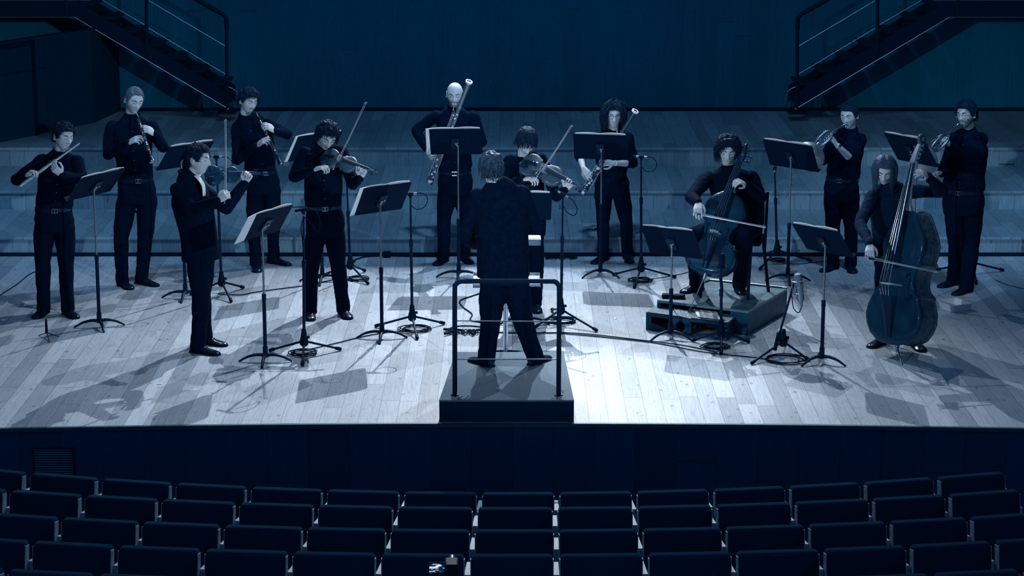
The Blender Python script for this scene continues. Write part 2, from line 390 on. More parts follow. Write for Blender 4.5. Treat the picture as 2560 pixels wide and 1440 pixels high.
# unseen boards added under the back lamps to block their light from the risers
m = MB(); m.box((0, 8.73, 9.0), (14, 1.5, 0.05)); struct(m.build('light_blocker', M_metal_black, smooth=False))
m = MB(); m.box((0.3, 9.05, 5.2), (5.0, 1.3, 0.05)); struct(m.build('light_blocker', M_metal_black, smooth=False))

# ---------------------------------------------------------------- stairs at both sides of the back wall
def stair(s, label):
    cx = 1273.5
    YO, YI = 10.95, 11.62
    def P(px, py, Y=YO):
        p = V(1280 + s * (cx - px), py, Y); return p
    t = thing('staircase', label, 'stairs', P(557, 268))
    a, b = P(566, 272), P(180, 42)
    up = Vector((0, 0, 0.25)); m = MB()
    def str_(Y, mb):
        a, b = P(566, 274), P(180, 42)
        a = Vector((a.x, Y, a.z)); b = Vector((b.x, Y, b.z)); w_ = Vector((0, 0.03, 0))
        a2 = Vector((a.x, Y, max(Z3, a.z - 0.0))); u = Vector((0, 0, 0.20))
        mb.add([a, b, b + u, a + u, a + w_, b + w_, b + u + w_, a + u + w_], [(0, 1, 2, 3), (7, 6, 5, 4), (0, 4, 5, 1), (3, 2, 6, 7), (1, 5, 6, 2), (0, 3, 7, 4)])
    str_(YO, m); m.build('stringer', M_metal_black, t, smooth=False)
    m = MB(); str_(YI, m); m.build('stringer', M_metal_black, t, smooth=False)
    m = MB(); e = Vector((0, -0.012, -0.004)); m.tube([a + e, b + e], 0.006, 6)
    m.build('edge_line', M_steel, t)  # steel line stands in for light caught on the stringer's lower edge
    n = 7
    for i in range(n):
        q = a.lerp(b, (i + 0.6) / n)
        mt = MB(); mt.box((q.x, (YO + YI) / 2, q.z + 0.20), (0.27, YI - YO - 0.02, 0.025)); mt.box((q.x - s * -0.125, YO + 0.06, q.z + 0.14), (0.02, 0.04, 0.12))
        mt.build('tread', M_metal_black, t, smooth=False)
    # landing with its edge
    c = P(180, 42); d = P(-420, 42); m = MB()
    m.box(((c.x + d.x) / 2, (YO + YI) / 2, c.z + 0.10), (abs(c.x - d.x), YI - YO, 0.20)); m.build('landing', M_metal_black, t, smooth=False)
    m = MB(); m.tube([c + e, d + e], 0.004, 6); m.tube([P(222, 0) + e, P(222, 0) + e + Vector((0, 0, 0.0)) + (d - c)], 0.004, 6)
    m.build('edge_line', M_steel, t)
    # railing: posts, handrail, wires
    def post(px0, py0, px1, py1, r=0.020):
        m = MB(); m.cyl(P(px0, py0), P(px1, py1), r); m.build('post', M_metal_black, t)
    post(561, 275, 560, 60); post(360, 130, 359, -75)
    post(160, 40, 158, -60)
    m = MB(); pts = spline([P(560, 75), P(559, 50), P(553, 38), P(540, 30), P(480, -4), P(358, -76), P(240, -146)], 5); m.tube(pts, 0.026, 10); m.build('handrail', M_metal_black, t)
    m = MB()
    for (x0, y0, x1, y1) in ((558, 186, 366, 71), (558, 116, 366, 2), (355, 62, 245, -2), (355, -8, 245, -74)):
        m.tube([P(x0, y0), P(x1, y1)], 0.0042, 6)
    m.build('rail_wire', M_steel, t)
    m = MB(); m.tube(spline([P(560, 215), P(575, 222), P(586, 232), P(592, 262)], 5), 0.004, 6); m.build('wire_loop', M_steel, t)
    m = MB(); m.box(P(561, 281) + Vector((0, 0.05, 0)), (0.22, 0.3, 0.02)); m.build('foot_plate', M_metal_black, t, smooth=False)
    return t
stair(-1, 'black open-tread metal staircase with wire railing at the left of the back wall')
stair(1, 'black open-tread metal staircase with wire railing at the right of the back wall')

# ---------------------------------------------------------------- auditorium
rows = [  # centre of backrest top: y, z, pitch offset, pitch, number each side
    (-1.87, 0.07, 0.04, 0.505, -7, 6), (-2.39, 0.14, 0.02, 0.502, -7, 6), (-3.13, 0.246, 0.014, 0.500, -7, 6), (-3.80, 0.33, 0.0, 0.503, -6, 6), (-4.47, 0.405, 0.01, 0.503, -6, 6)]
RROW = (12.0, 14.5, 16.0, 16.5, 17.0)
RAD = 12.0; YC = rows[0][0] + RAD
for i, r in enumerate(rows):
    R0 = YC - r[0] - 0.42; R1 = R0 + ((rows[i + 1][0] - r[0]) * -1 if i < 4 else 1.5); z = r[1] - 0.92
    m = MB(); K = 40; out = [(R1 * math.sin(a), YC - R1 * math.cos(a)) for a in [(-0.5 + k / K) * 1.0 for k in range(K + 1)]]
    inn = [(R0 * math.sin(a), YC - R0 * math.cos(a)) for a in [(0.5 - k / K) * 1.0 for k in range(K + 1)]]
    m.prism(out + inn, -1.7, z); struct(m.build('floor', mat('dark hall carpet', (0.002, 0.012, 0.036), 0.9, spec=0.05), smooth=False))
m = MB(); m.box((0, -3, -1.68), (22, 9, 0.1)); struct(m.build('floor', MATS['dark hall carpet'], smooth=False))

def make_seat():
    """backrest top centre at origin; the sitter faces +Y (the stage)"""
    t = thing('theatre_seat', 's', 'seat')
    W = 0.463; m = MB()
    # padded backrest: rounded rectangle profile lofted front to back, leaning towards the hall
    def rr(w, h, r, z0, n=5):
        pts = []
        for cx, cz, a0 in ((w / 2 - r, 0 - r, 0), (-w / 2 + r, 0 - r, PI / 2)):
            for k in range(n + 1):
                a = a0 + PI / 2 * k / n; pts.append((cx + r * math.cos(a), cz + r * math.sin(a)))
        pts += [(-w / 2, -h), (w / 2, -h)]
        return pts
    prof = [(-0.034, 0.97, 0.008), (-0.030, 0.99, 0.003), (-0.018, 1.0, 0.0), (0.018, 1.0, 0.0), (0.030, 0.99, 0.003), (0.034, 0.97, 0.008)]
    R = []
    for y, s, d in prof:
        ring = []
        for x, z in rr(W, 0.56, 0.022, 0):
            sag = -0.006 * math.cos(x / W * PI) * (1 if z > -0.04 else 0)
            ring.append(Vector((x * (s * 0.25 + 0.75) if abs(s) < 1 else x, y + z * 0.16, z - d + sag)))
        R.append(ring)
    m.rings(R); m.build('backrest', M_seat, t, angle=60)
    for sx in (-1, 1):
        m = MB(); m.box((sx * (W / 2 + 0.001), -0.046, -0.285), (0.006, 0.056, 0.53), Matrix.Rotation(-0.16, 3, 'X')); m.build('side_panel', M_seatside, t, smooth=False)
    m = MB(); m.box((0, 0.06, -0.42), (W - 0.05, 0.09, 0.40), Matrix.Rotation(-0.16, 3, 'X')); o = m.build('seat_cushion', M_seat, t); bevel(o, 0.02)
    m = MB(); 
    for sx in (1,): m.prism([(0.0, -0.12), (0.30, -0.15), (0.31, -0.28), (-0.02, -0.60), (-0.10, -0.60)], -0.018, 0.018, Matrix(((0, 0, 1, sx * 0.25), (1, 0, 0, 0), (0, 1, 0, 0), (0, 0, 0, 1))))
    o = m.build('armrest', M_seatside, t, smooth=False)
    m = MB(); m.box((0, -0.03, -0.70), (0.30, 0.05, 0.42)); m.build('pedestal', M_seat, t, smooth=False)
    return t
seat0 = make_seat()
ROWN = ['front row', 'second row', 'third row', 'fourth row', 'nearest row']
first = True
for i, (yr, zr, xo, pitch, a, b) in enumerate(rows):
    R = RROW[i]
    for k in range(a, b + 1):
        x = xo + k * pitch; th = x / R; X = x; Y = yr + R - R * math.cos(th)
        px = 1280 + 5600 * X / 14.4
        if abs(X) > 3.9 * (1 - 0.04 * i) + 0.2: continue
        if i == 4 and abs(X) < 1.2: continue
        s = seat0 if first else copy_tree(seat0); first = False
        s.location = (X, Y, zr); s.rotation_euler = (0, 0, th)
        n = sum(1 for q in range(a, b + 1) if False)
        if k < 0: pos = f'{["","first","second","third","fourth","fifth","sixth","seventh"][-k]} left of the row\'s middle seat'
        elif k == 0: pos = 'the middle seat of its row, below the podium'
        else: pos = f'{["","first","second","third","fourth","fifth","sixth"][k]} right of the row\'s middle seat'
        s['label'] = f'dark velvet seat in the {ROWN[i]}, {pos}'
        s['group'] = f'theatre seats of the {ROWN[i]}'
# small camcorder standing behind the fourth row, its screen lit
p = V(1094, 1420, -4.15)
t = thing('camcorder', 'small black camcorder with a lit flip screen at the bottom, left of centre', 'camera', p - Vector((0, 0, 0.06)))
m = MB(); m.box(p + Vector((0.075, 0.03, 0)), (0.075, 0.13, 0.06)); o = m.build('camera_body', M_rubber, t); bevel(o, 0.01)
m = MB(); m.cyl(p + Vector((0.075, 0.10, 0)), p + Vector((0.075, 0.15, 0)), 0.025); m.build('lens', M_ebony, t)
m = MB(); m.cyl(p + Vector((0.075, 0.03, -0.03)), p + Vector((0.075, 0.03, -0.5)), 0.012)
for a_ in (0.5, 2.6, 4.7): m.cyl(p + Vector((0.075, 0.03, -0.25)), (p.x + 0.075 + 0.1 * math.cos(a_), p.y + 0.03 + 0.1 * math.sin(a_), -0.585), 0.009)
m.build('tripod', M_metal_black, t)
m = MB(); m.box(p, (0.105, 0.008, 0.066)); o = m.build('screen_housing', M_rubber, t); bevel(o, 0.003)
def lcd():
    m = bpy.data.materials.new('lit camera screen'); m.use_nodes = True; nt = m.node_tree; b = nt.nodes['Principled BSDF']
    b.inputs['Base Color'].default_value = (0.01, 0.02, 0.04, 1)
    tc = nt.nodes.new('ShaderNodeTexCoord'); n = nt.nodes.new('ShaderNodeTexNoise'); n.inputs['Scale'].default_value = 60
    mp = nt.nodes.new('ShaderNodeMapping'); mp.inputs['Scale'].default_value = (0.5, 1, 1.3); nt.links.new(tc.outputs['Object'], mp.inputs[0]); nt.links.new(mp.outputs[0], n.inputs['Vector'])
    r = nt.nodes.new('ShaderNodeValToRGB'); r.color_ramp.elements[0].position = 0.5; r.color_ramp.elements[0].color = (0, 0.01, 0.03, 1); r.color_ramp.elements[1].position = 0.62; r.color_ramp.elements[1].color = (0.6, 0.75, 0.9, 1)
    nt.links.new(n.outputs['Fac'], r.inputs[0]); nt.links.new(r.outputs[0], b.inputs['Emission Color']); b.inputs['Emission Strength'].default_value = 1.3
    return m
m = MB(); m.box(p + Vector((0, -0.006, 0.0)), (0.09, 0.003, 0.052)); m.build('screen', lcd(), t, smooth=False)
# ================================================================ stage furniture
def centre_z(px, py, base):
    return V(px, py, base.y).z

def stand_solve(c, base, H=0.33):
    TL, TR, BR, BL = c
    cx = sum(p[0] for p in c) / 4; cy = sum(p[1] for p in c) / 4
    zc = V(cx, cy, base.y).z
    best = None
    for i in range(0, 171):
        dz = i * 0.001
        T = (G(*TL, zc + dz) + G(*TR, zc + dz)) / 2; B = (G(*BL, zc - dz) + G(*BR, zc - dz)) / 2
        e = abs((T - B).length - H)
        if T.y < B.y + 0.02 and (best is None or e < best[0] + 1e-6): best = (e, dz)
    dz = best[1] if best else 0.15
    return G(*TL, zc + dz), G(*TR, zc + dz), G(*BR, zc - dz), G(*BL, zc - dz)

LEG3 = {'Y': (180, 0, 268), 'A': (214, 326, 90), 'R': (188, 18, 290)}
def music_stand(label, corners, base_px, sect=0.5, legs='Y', sheets='', sheet_label=None, over=0.012, leftover=0.0, desk_h=0.33):
    b = G(*base_px); t = thing('music_stand', label, 'music stand', b, 'music stands of the players')
    TL, TR, BR, BL = stand_solve(corners, b, desk_h)
    ux = (TR - TL); W = ux.length; ux.normalize(); up = ((TL + TR) / 2 - (BL + BR) / 2); Hh = up.length
    up = (up - ux * up.dot(ux)).normalized(); n = ux.cross(up).normalized()
    if n.y > 0: n = -n                                   # n looks to the camera side (back of the desk)
    c = (TL + TR + BR + BL) / 4
    M = Matrix((ux, up, n)).transposed()
    # desk: thin plate with rounded corners, ledge on the player side
    m = MB(); w2, h2, r = W / 2, Hh / 2, 0.018; sk = (((TL + TR) - (BL + BR)) / 2).dot(ux)
    pts = []
    for (x, y, a0) in ((w2, h2, 0), (-w2, h2, 90), (-w2, -h2, 180), (w2, -h2, 270)):
        for k in range(4):
            a = math.radians(a0 + 30 * k); xx = x - math.copysign(r, x) + r * math.cos(a); yy = y - math.copysign(r, y) + r * math.sin(a); pts.append((xx + sk * yy / Hh, yy))
    M4 = Matrix.Translation(c) @ M.to_4x4()
    m.prism(pts, -0.0015, 0.0015, M4); m.build('desk', M_desk, t, smooth=False)
    m = MB(); m.box(c - up * h2 * 1.0 - n * 0.022 - ux * sk / 2, (W - 0.01, 0.002, 0.045), M); m.build('ledge', M_desk, t, smooth=False)
    m = MB(); m.box(c + n * 0.012 - up * 0.01, (0.075, 0.13, 0.014), M); m.build('desk_bracket', M_metal_black, t, smooth=False)
    q = Vector((b.x, b.y, c.z - 0.045))
    m = MB(); m.cyl(q + Vector((0, 0, 0.0)), c + n * 0.016, 0.010, n=10); m.ell(c + n * 0.022 + up * 0.0 + ux * 0.02, (0.010, 0.010, 0.010)); m.build('tilt_knob', M_steel, t)
    zs = q.z * sect
    m = MB(); m.cyl((b.x, b.y, zs - 0.02), q, 0.0085, n=12); m.build('upper_tube', M_steel, t)
    m = MB(); m.cyl((b.x, b.y, 0.05), (b.x, b.y, zs), 0.0155, n=14); m.cyl((b.x, b.y, zs - 0.01), (b.x, b.y, zs + 0.04), 0.018, n=14); m.cyl((b.x, b.y, 0.04), (b.x, b.y, 0.13), 0.021, n=14); m.build('lower_tube', M_metal_black, t)
    for a in LEG3[legs]:
        a = math.radians(a); d = Vector((math.cos(a), math.sin(a), 0)); m = MB()
        P = spline([b + d * 0.0 + Vector((0, 0, 0.055)), b + d * 0.06 + Vector((0, 0, 0.062)), b + d * 0.14 + Vector((0, 0, 0.045)), b + d * 0.215 + Vector((0, 0, 0.006))], 4)
        m.tube(P, [0.021 - 0.011 * i / (len(P) - 1) for i in range(len(P))], 10, squash=0.75); m.build('leg', M_metal_black, t)
    if sheets:
        s = sheet_music(sheet_label, c, ux, up, -n, W, Hh, over, leftover, sheets, sk)
    return t

def sheet_music(label, c, ux, up, f, W, Hh, over, leftover, kind, sk=0.0):
    """open booklet lying on the desk face; f looks to the player"""
    t = thing('sheet_music', label, 'sheet music', c - up * Hh / 2, 'scores on the music stands')
    for s in (-1, 1):
        m = MB(); g = []
        w_ = W / 2 - 0.02
        for j in range(5):
            v = j / 4; row = []
            for i in range(9):
                u = i / 8; x = s * u * w_
                ext = 0.0
                if s < 0 and leftover: x -= leftover * u ** 2; ext = leftover * 0.25 * u * u
                y = -Hh / 2 + 0.006 + v * (Hh - 0.006 + over); lift = 0.007 + 0.005 * math.sin(u * PI) * (0.6 + 0.4 * v) - ext
                row.append(c + ux * (x + sk * y / Hh) + up * (y + (0.006 * math.sin(u * 3) * v)) + f * lift)
            g.append(row)
        m.sheet(g, 0.003); m.build('page', M_paper, t)
    return t

ST = [
 # label, corners, base, section, legs, sheet label, over, leftover
 ('black music stand in front of the flute player at far left', [(204,445),(314,421),(277,479),(165,501)], (249,818), .50, 'R', 'open score on the stand before the flute player', .008, .02),
 ('black music stand partly behind the violinist seen in profile', [(423,368),(536,352),(502,408),(390,429)], (464,745), .5, 'Y', 'open score on the stand behind the profile violinist\'s head', .008, 0),
 ('black music stand with a drooping white page, front left', [(628,540),(732,513),(703,577),(590,604)], (664,905), .48, 'Y', 'open score with a drooping left page on the front left stand', .010, .085),
 ('black music stand behind the violinist with glasses', [(741,342),(857,328),(829,391),(713,404)], (806,704), .5, 'Y', 'open score on the stand behind the violinist with glasses', .008, .035),
 ('black music stand between the violinist with glasses and the conductor', [(903,472),(1030,455),(1008,522),(873,540)], (955,846), .5, 'Y', 'open score on the stand left of the conductor', .010, .04),
 ('black music stand before the bald bassoon player, desk square to the hall', [(1068,323),(1205,322),(1207,385),(1070,386)], (1147,694), .42, 'Y', 'open score on the stand before the bald bassoonist', .008, .035),
 ('black music stand before the curly-haired woman with the bassoon', [(1433,335),(1569,339),(1568,399),(1437,397)], (1501,690), .55, 'A', 'open score on the stand before the woman bassoonist', .010, 0),
 ('black music stand half hidden right behind the conductor, for the viola player', [(1238,480),(1380,483),(1377,549),(1238,547)], (1312,812), .5, 'Y', 'open score on the half-hidden stand behind the conductor', .008, 0),
 ('black music stand left of the cello, in front of its player', [(1602,564),(1735,578),(1757,647),(1626,633)], (1676,846), .5, 'A', 'open score on the stand by the cello', .006, 0),
 ('black music stand before the horn player with the wristwatch', [(1907,348),(2031,366),(2047,429),(1925,412)], (1969,703), .45, 'Y', 'open score on the stand before the horn player with the wristwatch', .008, 0),
 ('black music stand in front of the double bass player, front right', [(1979,558),(2098,579),(2138,646),(2016,621)], (2054,908), .5, 'A', 'open score on the front right stand by the double bass', .010, .0),
 ('black music stand behind the double bass scroll, before the horn player with glasses', [(2209,331),(2311,350),(2347,418),(2245,400)], (2277,765), .5, 'Y', 'open score on the stand behind the double bass scroll', .008, 0),
]
for (lb, cn, bs, sc_, lg, sl, ov, lo) in ST: music_stand(lb, cn, bs, sc_, lg, 'y', sl, ov, lo)

# ---------------------------------------------------------------- microphones
def cable_loop(p, r=0.05, s=1):
    return spline([p + Vector((0.03 * s, 0, 0.0)), p + Vector((0.09 * s, 0, 0.01)), p + Vector((0.13 * s, 0, -0.04)), p + Vector((0.10 * s, 0, -0.09)), p + Vector((0.03 * s, 0.0, -0.10)), p + Vector((0.02 * s, -0.01, -0.25))], 5)
def mic_stand(label, feet, top, mic_label=None, mic_dir=(-1, 0, 0.25), hub_h=0.13, loop=1, size=1.0, sect=0.62, big=False):
    F = [G(*f) for f in feet]; b = sum(F, Vector()) / 3
    t = thing('microphone_stand', label, 'microphone stand', b, 'tripod microphone stands')
    tp = V(top[0], top[1], b.y); tp.x = tp.x
    hub = Vector((b.x, b.y, hub_h)); 
    for f in F:
        f = f + Vector((0, 0, 0.016)); m = MB(); m.cyl(hub, f, 0.0095, n=10); l = m.build('leg', M_metal_black, t)
        d = (f - hub).normalized(); m = MB(); m.caps(f - d * 0.035, f, 0.0150, 0.0155, 10); m.build('rubber_foot', M_rubber, l)
    m = MB(); m.lathe([(-0.045, 0.018), (-0.03, 0.034), (0.0, 0.036), (0.04, 0.026), (0.09, 0.019), (0.10, 0.017)], hub, (0, 0, 1), 14); m.box(hub + Vector((0.03, 0, 0.03)), (0.035, 0.014, 0.02)); m.build('hub', M_rubber, t)
    ax = (tp - hub); mid = hub + ax * sect
    m = MB(); m.cyl(hub - Vector((0, 0, 0.04)), mid, 0.0125, n=12); m.cyl(mid - ax.normalized() * 0.03, mid + ax.normalized() * 0.03, 0.017, n=12); m.build('lower_tube', M_metal_black, t)
    m = MB(); m.cyl(mid, tp, 0.0085, n=10); m.build('upper_tube', M_metal_black, t)
    if mic_label:
        k = thing('microphone', mic_label, 'microphone', tp, 'microphones on stands')
        d = Vector(mic_dir).normalized()
        m = MB(); m.cyl(tp - Vector((0, 0, .01)), tp + Vector((0, 0, 0.03)), 0.012, n=10); m.cyl(tp + Vector((0, 0, 0.022)) - d * 0.025, tp + Vector((0, 0, 0.022)) + d * 0.025, 0.016, n=12); m.build('clip', M_rubber, k)
        c = tp + Vector((0, 0, 0.022)); m = MB(); m.cyl(c - d * 0.055, c + d * 0.05, 0.0105, n=12); m.build('mic_body', M_steel, k)
        m = MB(); m.cyl(c + d * 0.05, c + d * 0.075, 0.0115, 0.010, n=12); m.build('mic_head', M_rubber, k)
        if loop:
            m = MB(); m.tube([c + (q - tp) for q in spline([tp - d * 0.05, tp - d * 0.10 + Vector((0, 0, 0.0)), tp - d * 0.145 + Vector((0, 0, -0.05)), tp - d * 0.12 + Vector((0, 0, -0.12)), tp - d * 0.05 + Vector((0, 0, -0.135)), tp + Vector((0, -0.015, -0.10)), tp + Vector((0.0, -0.015, -0.25))], 5)], 0.0042, 6); m.build('cable', M_rubber, k)
    return t
mic_stand('tripod microphone stand behind the profile violinist, in front of the second oboist', [(608, 722), (578, 757), (478, 738)], (541, 398), 'small microphone level with the profile violinist\'s face', (-1, 0, 0.05))
mic_stand('tripod microphone stand right before the violinist with glasses', [(676, 880), (850, 877), (756, 916)], (759, 540), None)
mic_stand('tripod microphone stand behind the violinist with glasses', [(912, 680), (920, 712), (797, 695)], (867, 455), None)
mic_stand('tripod microphone stand right of the score stand, left of the conductor', [(940, 819), (1109, 812), (1043, 850)], (1026, 492), 'slim microphone at the top right of the stand left of the conductor', (-1, 0, -0.1))
mic_stand('tripod microphone stand right of the conductor, beside the viola', [(1491, 830), (1338, 822), (1380, 778)], (1407, 492), 'slim microphone pointing at the viola', (-0.8, 0, 0.5))
mic_stand('tall tripod microphone stand right of the curly-haired woman', [(1534, 690), (1687, 696), (1586, 721)], (1603, 398), 'slim microphone right of the curly-haired woman', (-1, 0, 0.05))
mic_stand('tripod microphone stand behind the cellist and his chair', [(1900, 676), (2027, 655), (1898, 642)], (1937, 428), 'black microphone behind the cellist\'s shoulder', (0.2, 1, 0.3), loop=0)
mic_stand('low tripod microphone stand in front of the cello', [(1733, 855), (1871, 858), (1803, 887)], (1803, 672), None)
mic_stand('tripod microphone stand behind the horn player with glasses', [(2341, 678), (2507, 679), (2441, 712)], (2434, 500), None)
mic_stand('tripod boom stand with a tilted arm before the double bass', [(1880, 912), (2022, 904), (1968, 850)], (1957, 838), None, hub_h=0.12, sect=0.5)

def coil(name, label, c_px, r, turns, seed, parent=None):
    rnd = random.Random(seed); c = G(*c_px); pts = []
    for i in range(turns * 20):
        a = 2 * PI * i / 20; rr = r * (1 + 0.12 * math.sin(a * 0.37 + seed) + 0.06 * rnd.uniform(-1, 1))
        pts.append(c + Vector((rr * math.cos(a) + 0.02 * math.sin(i * .11), rr * 0.9 * math.sin(a), 0.008 + 0.008 * (i // 20) * 0.6)))
    m = MB(); m.tube(pts, 0.0045, 6); o = m.build(name, M_rubber, angle=180); tag(o, label, 'cable', 'black cables on the stage floor'); return o
coil('cable_coil', 'coiled black cable under the microphone stand before the violinist with glasses', (757, 886), 0.10, 5, 1)
coil('cable_coil', 'coiled black cable under the microphone stand left of the conductor', (1038, 826), 0.12, 5, 2)
coil('cable_coil', 'coiled black cable behind the railing beside the conductor\'s right foot', (1402, 806), 0.12, 5, 3)
coil('cable_coil', 'coiled black cable below the stand beside the curly-haired woman', (1600, 703), 0.10, 4, 4)
coil('cable_coil', 'coiled black cable under the low stand in front of the cello', (1786, 869), 0.10, 4, 5)
coil('cable_coil', 'coiled black cable under the boom stand before the double bass', (1962, 902), 0.15, 4, 6)
coil('cable_coil', 'coiled black cable behind the legs of the violinist with glasses', (893, 700), 0.09, 4, 7)
coil('cable_coil', 'small coiled cable on the floor behind the cellist\'s chair', (1942, 653), 0.07, 4, 8)

def cable(label, pts, r=0.005, z=0.007):
    P = spline([G(px, py, z) for px, py in pts], 8); m = MB(); m.tube(P, r, 6)
    o = m.build('cable', M_rubber, angle=180); return tag(o, label, 'cable', 'black cables on the stage floor')
cable('black cable running straight from the podium railing towards the double bass', [(1395, 833), (1500, 842), (1640, 858), (1760, 880), (1880, 893), (1915, 898)])
cable('second black cable just behind the one running to the double bass', [(1400, 831), (1480, 836), (1600, 850), (1700, 862), (1790, 880)])
cable('black cable from the front left microphone stand to the middle music stand', [(775, 873), (840, 858), (900, 843), (960, 832), (1030, 826)])
cable('black cable crossing the floor behind the front left music stand', [(545, 735), (600, 737), (640, 730), (700, 722), (760, 714), (830, 700)])
cable('black cable at far left behind the flute player', [(0, 738), (40, 712), (75, 685), (110, 672)], 0.004)
cable('black cable along the foot of the risers, left half', [(860, 668), (900, 645), (960, 640), (1040, 641), (1120, 641)], 0.008)
cable('black cable curving from the woman\'s stand towards the cello', [(1605, 700), (1660, 693), (1710, 683), (1760, 668), (1800, 650)], 0.004)
cable('black cable behind the cellist\'s chair going right', [(1945, 655), (1990, 660), (2040, 655), (2120, 648)], 0.004)
cable('grey cable looping on the floor left of the conductor\'s legs', [(1215, 728), (1180, 740), (1150, 752), (1158, 768), (1180, 785), (1176, 800), (1205, 806)], 0.006)
cable('black cable from the conductor\'s desk to the viola stand', [(1120, 822), (1150, 815), (1200, 817), (1240, 830), (1300, 832), (1400, 832)], 0.006)
cable('cable lying at the right edge behind the right horn player', [(2490, 700), (2520, 712), (2560, 722), (2620, 735)], 0.003)
# plug boards / connector boxes
for lab, (x0, x1, y) in (('tangle of black plug connectors on the floor left of the podium', (1115, 1195, 828)), ('tangle of black plugs at the foot of the risers right of the conductor', (1362, 1440, 640))):
    m = MB(); rnd = random.Random(x0)
    P = []
    for i in range(60):
        u = i / 59; P.append(G(x0 + (x1 - x0) * (u + 0.05 * math.sin(i * 2.1)), y + 5 * math.sin(i * 1.7) , 0.012 + 0.012 * rnd.random()))
    m.tube(spline(P, 3), 0.005, 6)
    for i in range(9):
        p = G(x0 + (x1 - x0) * rnd.random(), y + rnd.uniform(-5, 5), 0.02); a = rnd.uniform(0, 6); m.cyl(p, p + Vector((0.07 * math.cos(a), 0.05 * math.sin(a), 0)), 0.011, n=8)
    tag(m.build('plug_tangle', M_rubber, angle=60), lab, 'cables', 'black cables on the stage floor', 'stuff')
m = MB(); p = G(968, 642); m.box(p + Vector((0, -0.03, 0.03)), (0.075, 0.05, 0.06)); o = m.build('floor_socket', M_rubber); bevel(o, .006); tag(o, 'small black socket box on the floor at the foot of the risers', 'socket box')

# big condenser microphone on the tilted boom
bt = thing('boom_arm', 'tilted boom arm with counterweight clamped on the tripod before the double bass', 'boom arm', V(1957, 845, G(1957, 890).y))
yb = G(1957, 892).y
m = MB(); m.cyl(V(1938, 872, yb), V(1985, 708, yb - 0.1), 0.009, n=10); m.build('arm_tube', M_metal_black, bt)
m = MB(); m.cyl(V(1937, 875, yb), V(1947, 832, yb - .02), 0.016, n=12); m.build('counterweight', M_rubber, bt)
m = MB(); m.ell(V(1954, 838, yb), (0.03, 0.025, 0.04)); m.build('clamp', M_metal_black, bt)
km = thing('condenser_microphone', 'large grey studio microphone in a wire shock mount before the double bass', 'microphone', V(1998, 725, yb - .1))
m = MB(); a = V(1994, 683, yb - .1); b = V(2003, 757, yb - .1); d = (b - a).normalized(); L = (b - a).length
m.lathe([(0.0, 0.012), (0.008, 0.028), (0.02, 0.033), (0.10, 0.034)], a, d, 20); m.build('grille', mat('mic mesh', (0.16, 0.24, 0.32), 0.5, metal=0.6, nscale=400, namt=0.5, bump=0.5), km)
m = MB(); m.lathe([(0.10, 0.034), (0.105, 0.030), (L - 0.03, 0.030), (L, 0.014), (L + 0.035, 0.010)], a, d, 20); m.build('mic_body', M_steel, km)
m = MB(); nx = d.cross(Vector((0, 1, 0))).normalized()
for k, rr in ((0.06, 0.055), (0.16, 0.055)):
    m.tube([a + d * k + (nx * math.cos(2 * PI * i / 20) + Vector((0, 1, 0)) * math.sin(2 * PI * i / 20)) * rr for i in range(20)], 0.003, 6, closed=True)
for i in range(8): 
    an = 2 * PI * i / 8; v = nx * math.cos(an) + Vector((0, 1, 0)) * math.sin(an); m.tube([a + d * 0.06 + v * 0.055, a + d * 0.16 + v * 0.055], 0.0018, 5); m.tube([a + d * 0.06 + v * 0.055, a + d * 0.11 + v * 0.03], 0.0015, 5)
m.build('shock_mount', M_steel, km)
m = MB(); m.tube([a + d * (L + 0.03)] + spline([V(2003, 770, yb - .1), V(1996, 782, yb - .1), V(1984, 770, yb - .1), V(1980, 745, yb - .1), V(1978, 735, yb - .1)], 5), 0.0045, 6); m.build('cable', M_rubber, km)
# cello microphone on its low stand
p = V(1804, 668, G(1803, 866).y)
k = thing('condenser_microphone', 'black studio microphone upright on the low stand in front of the cello', 'microphone', p)
m = MB(); m.lathe([(0, 0.02), (0.01, 0.026), (0.10, 0.027), (0.125, 0.016)], p - Vector((0, 0, 0.01)), (0, 0, 1), 18); m.build('mic_body', M_rubber, k)
m = MB(); m.tube([p + Vector((0.042 * math.cos(2 * PI * i / 20), 0.042 * math.sin(2 * PI * i / 20), 0.0)) for i in range(20)], 0.0045, 6, closed=True); m.tube([p + Vector((-.042, 0, 0)), p + Vector((.042, 0, 0))], .004, 6); m.build('shock_mount', M_rubber, k)
# black microphone with cable on the stand before the violinist with glasses
p = V(759, 536, G(757, 891).y)
k = thing('microphone', 'black microphone with a hanging cable at the waist of the violinist with glasses', 'microphone', p, 'microphones on stands')
m = MB(); m.cyl(p, p + Vector((0.0, 0, 0.035)), 0.013); m.cyl(p + Vector((-.02, 0, .03)), p + Vector((.03, -.01, .045)), .015); m.build('clip', M_rubber, k)
m = MB(); m.cyl(p + Vector((-.07, 0.02, 0.025)), p + Vector((.05, -.01, .05)), 0.011); m.build('mic_body', M_rubber, k)
m = MB(); m.tube(spline([p + Vector((.05, -.01, .05)), p + Vector((.10, -.01, .03)), p + Vector((.13, -.01, -.05)), p + Vector((.115, -.01, -.14)), p + Vector((.075, -.02, -.09)), p + Vector((.01, -.02, -.02)), p + Vector((-.02, -.02, -.10)), p + Vector((-.012, -.02, -.2)), p + Vector((0.0, -.02, -.4))], 6), 0.0045, 6); m.build('cable', M_rubber, k)

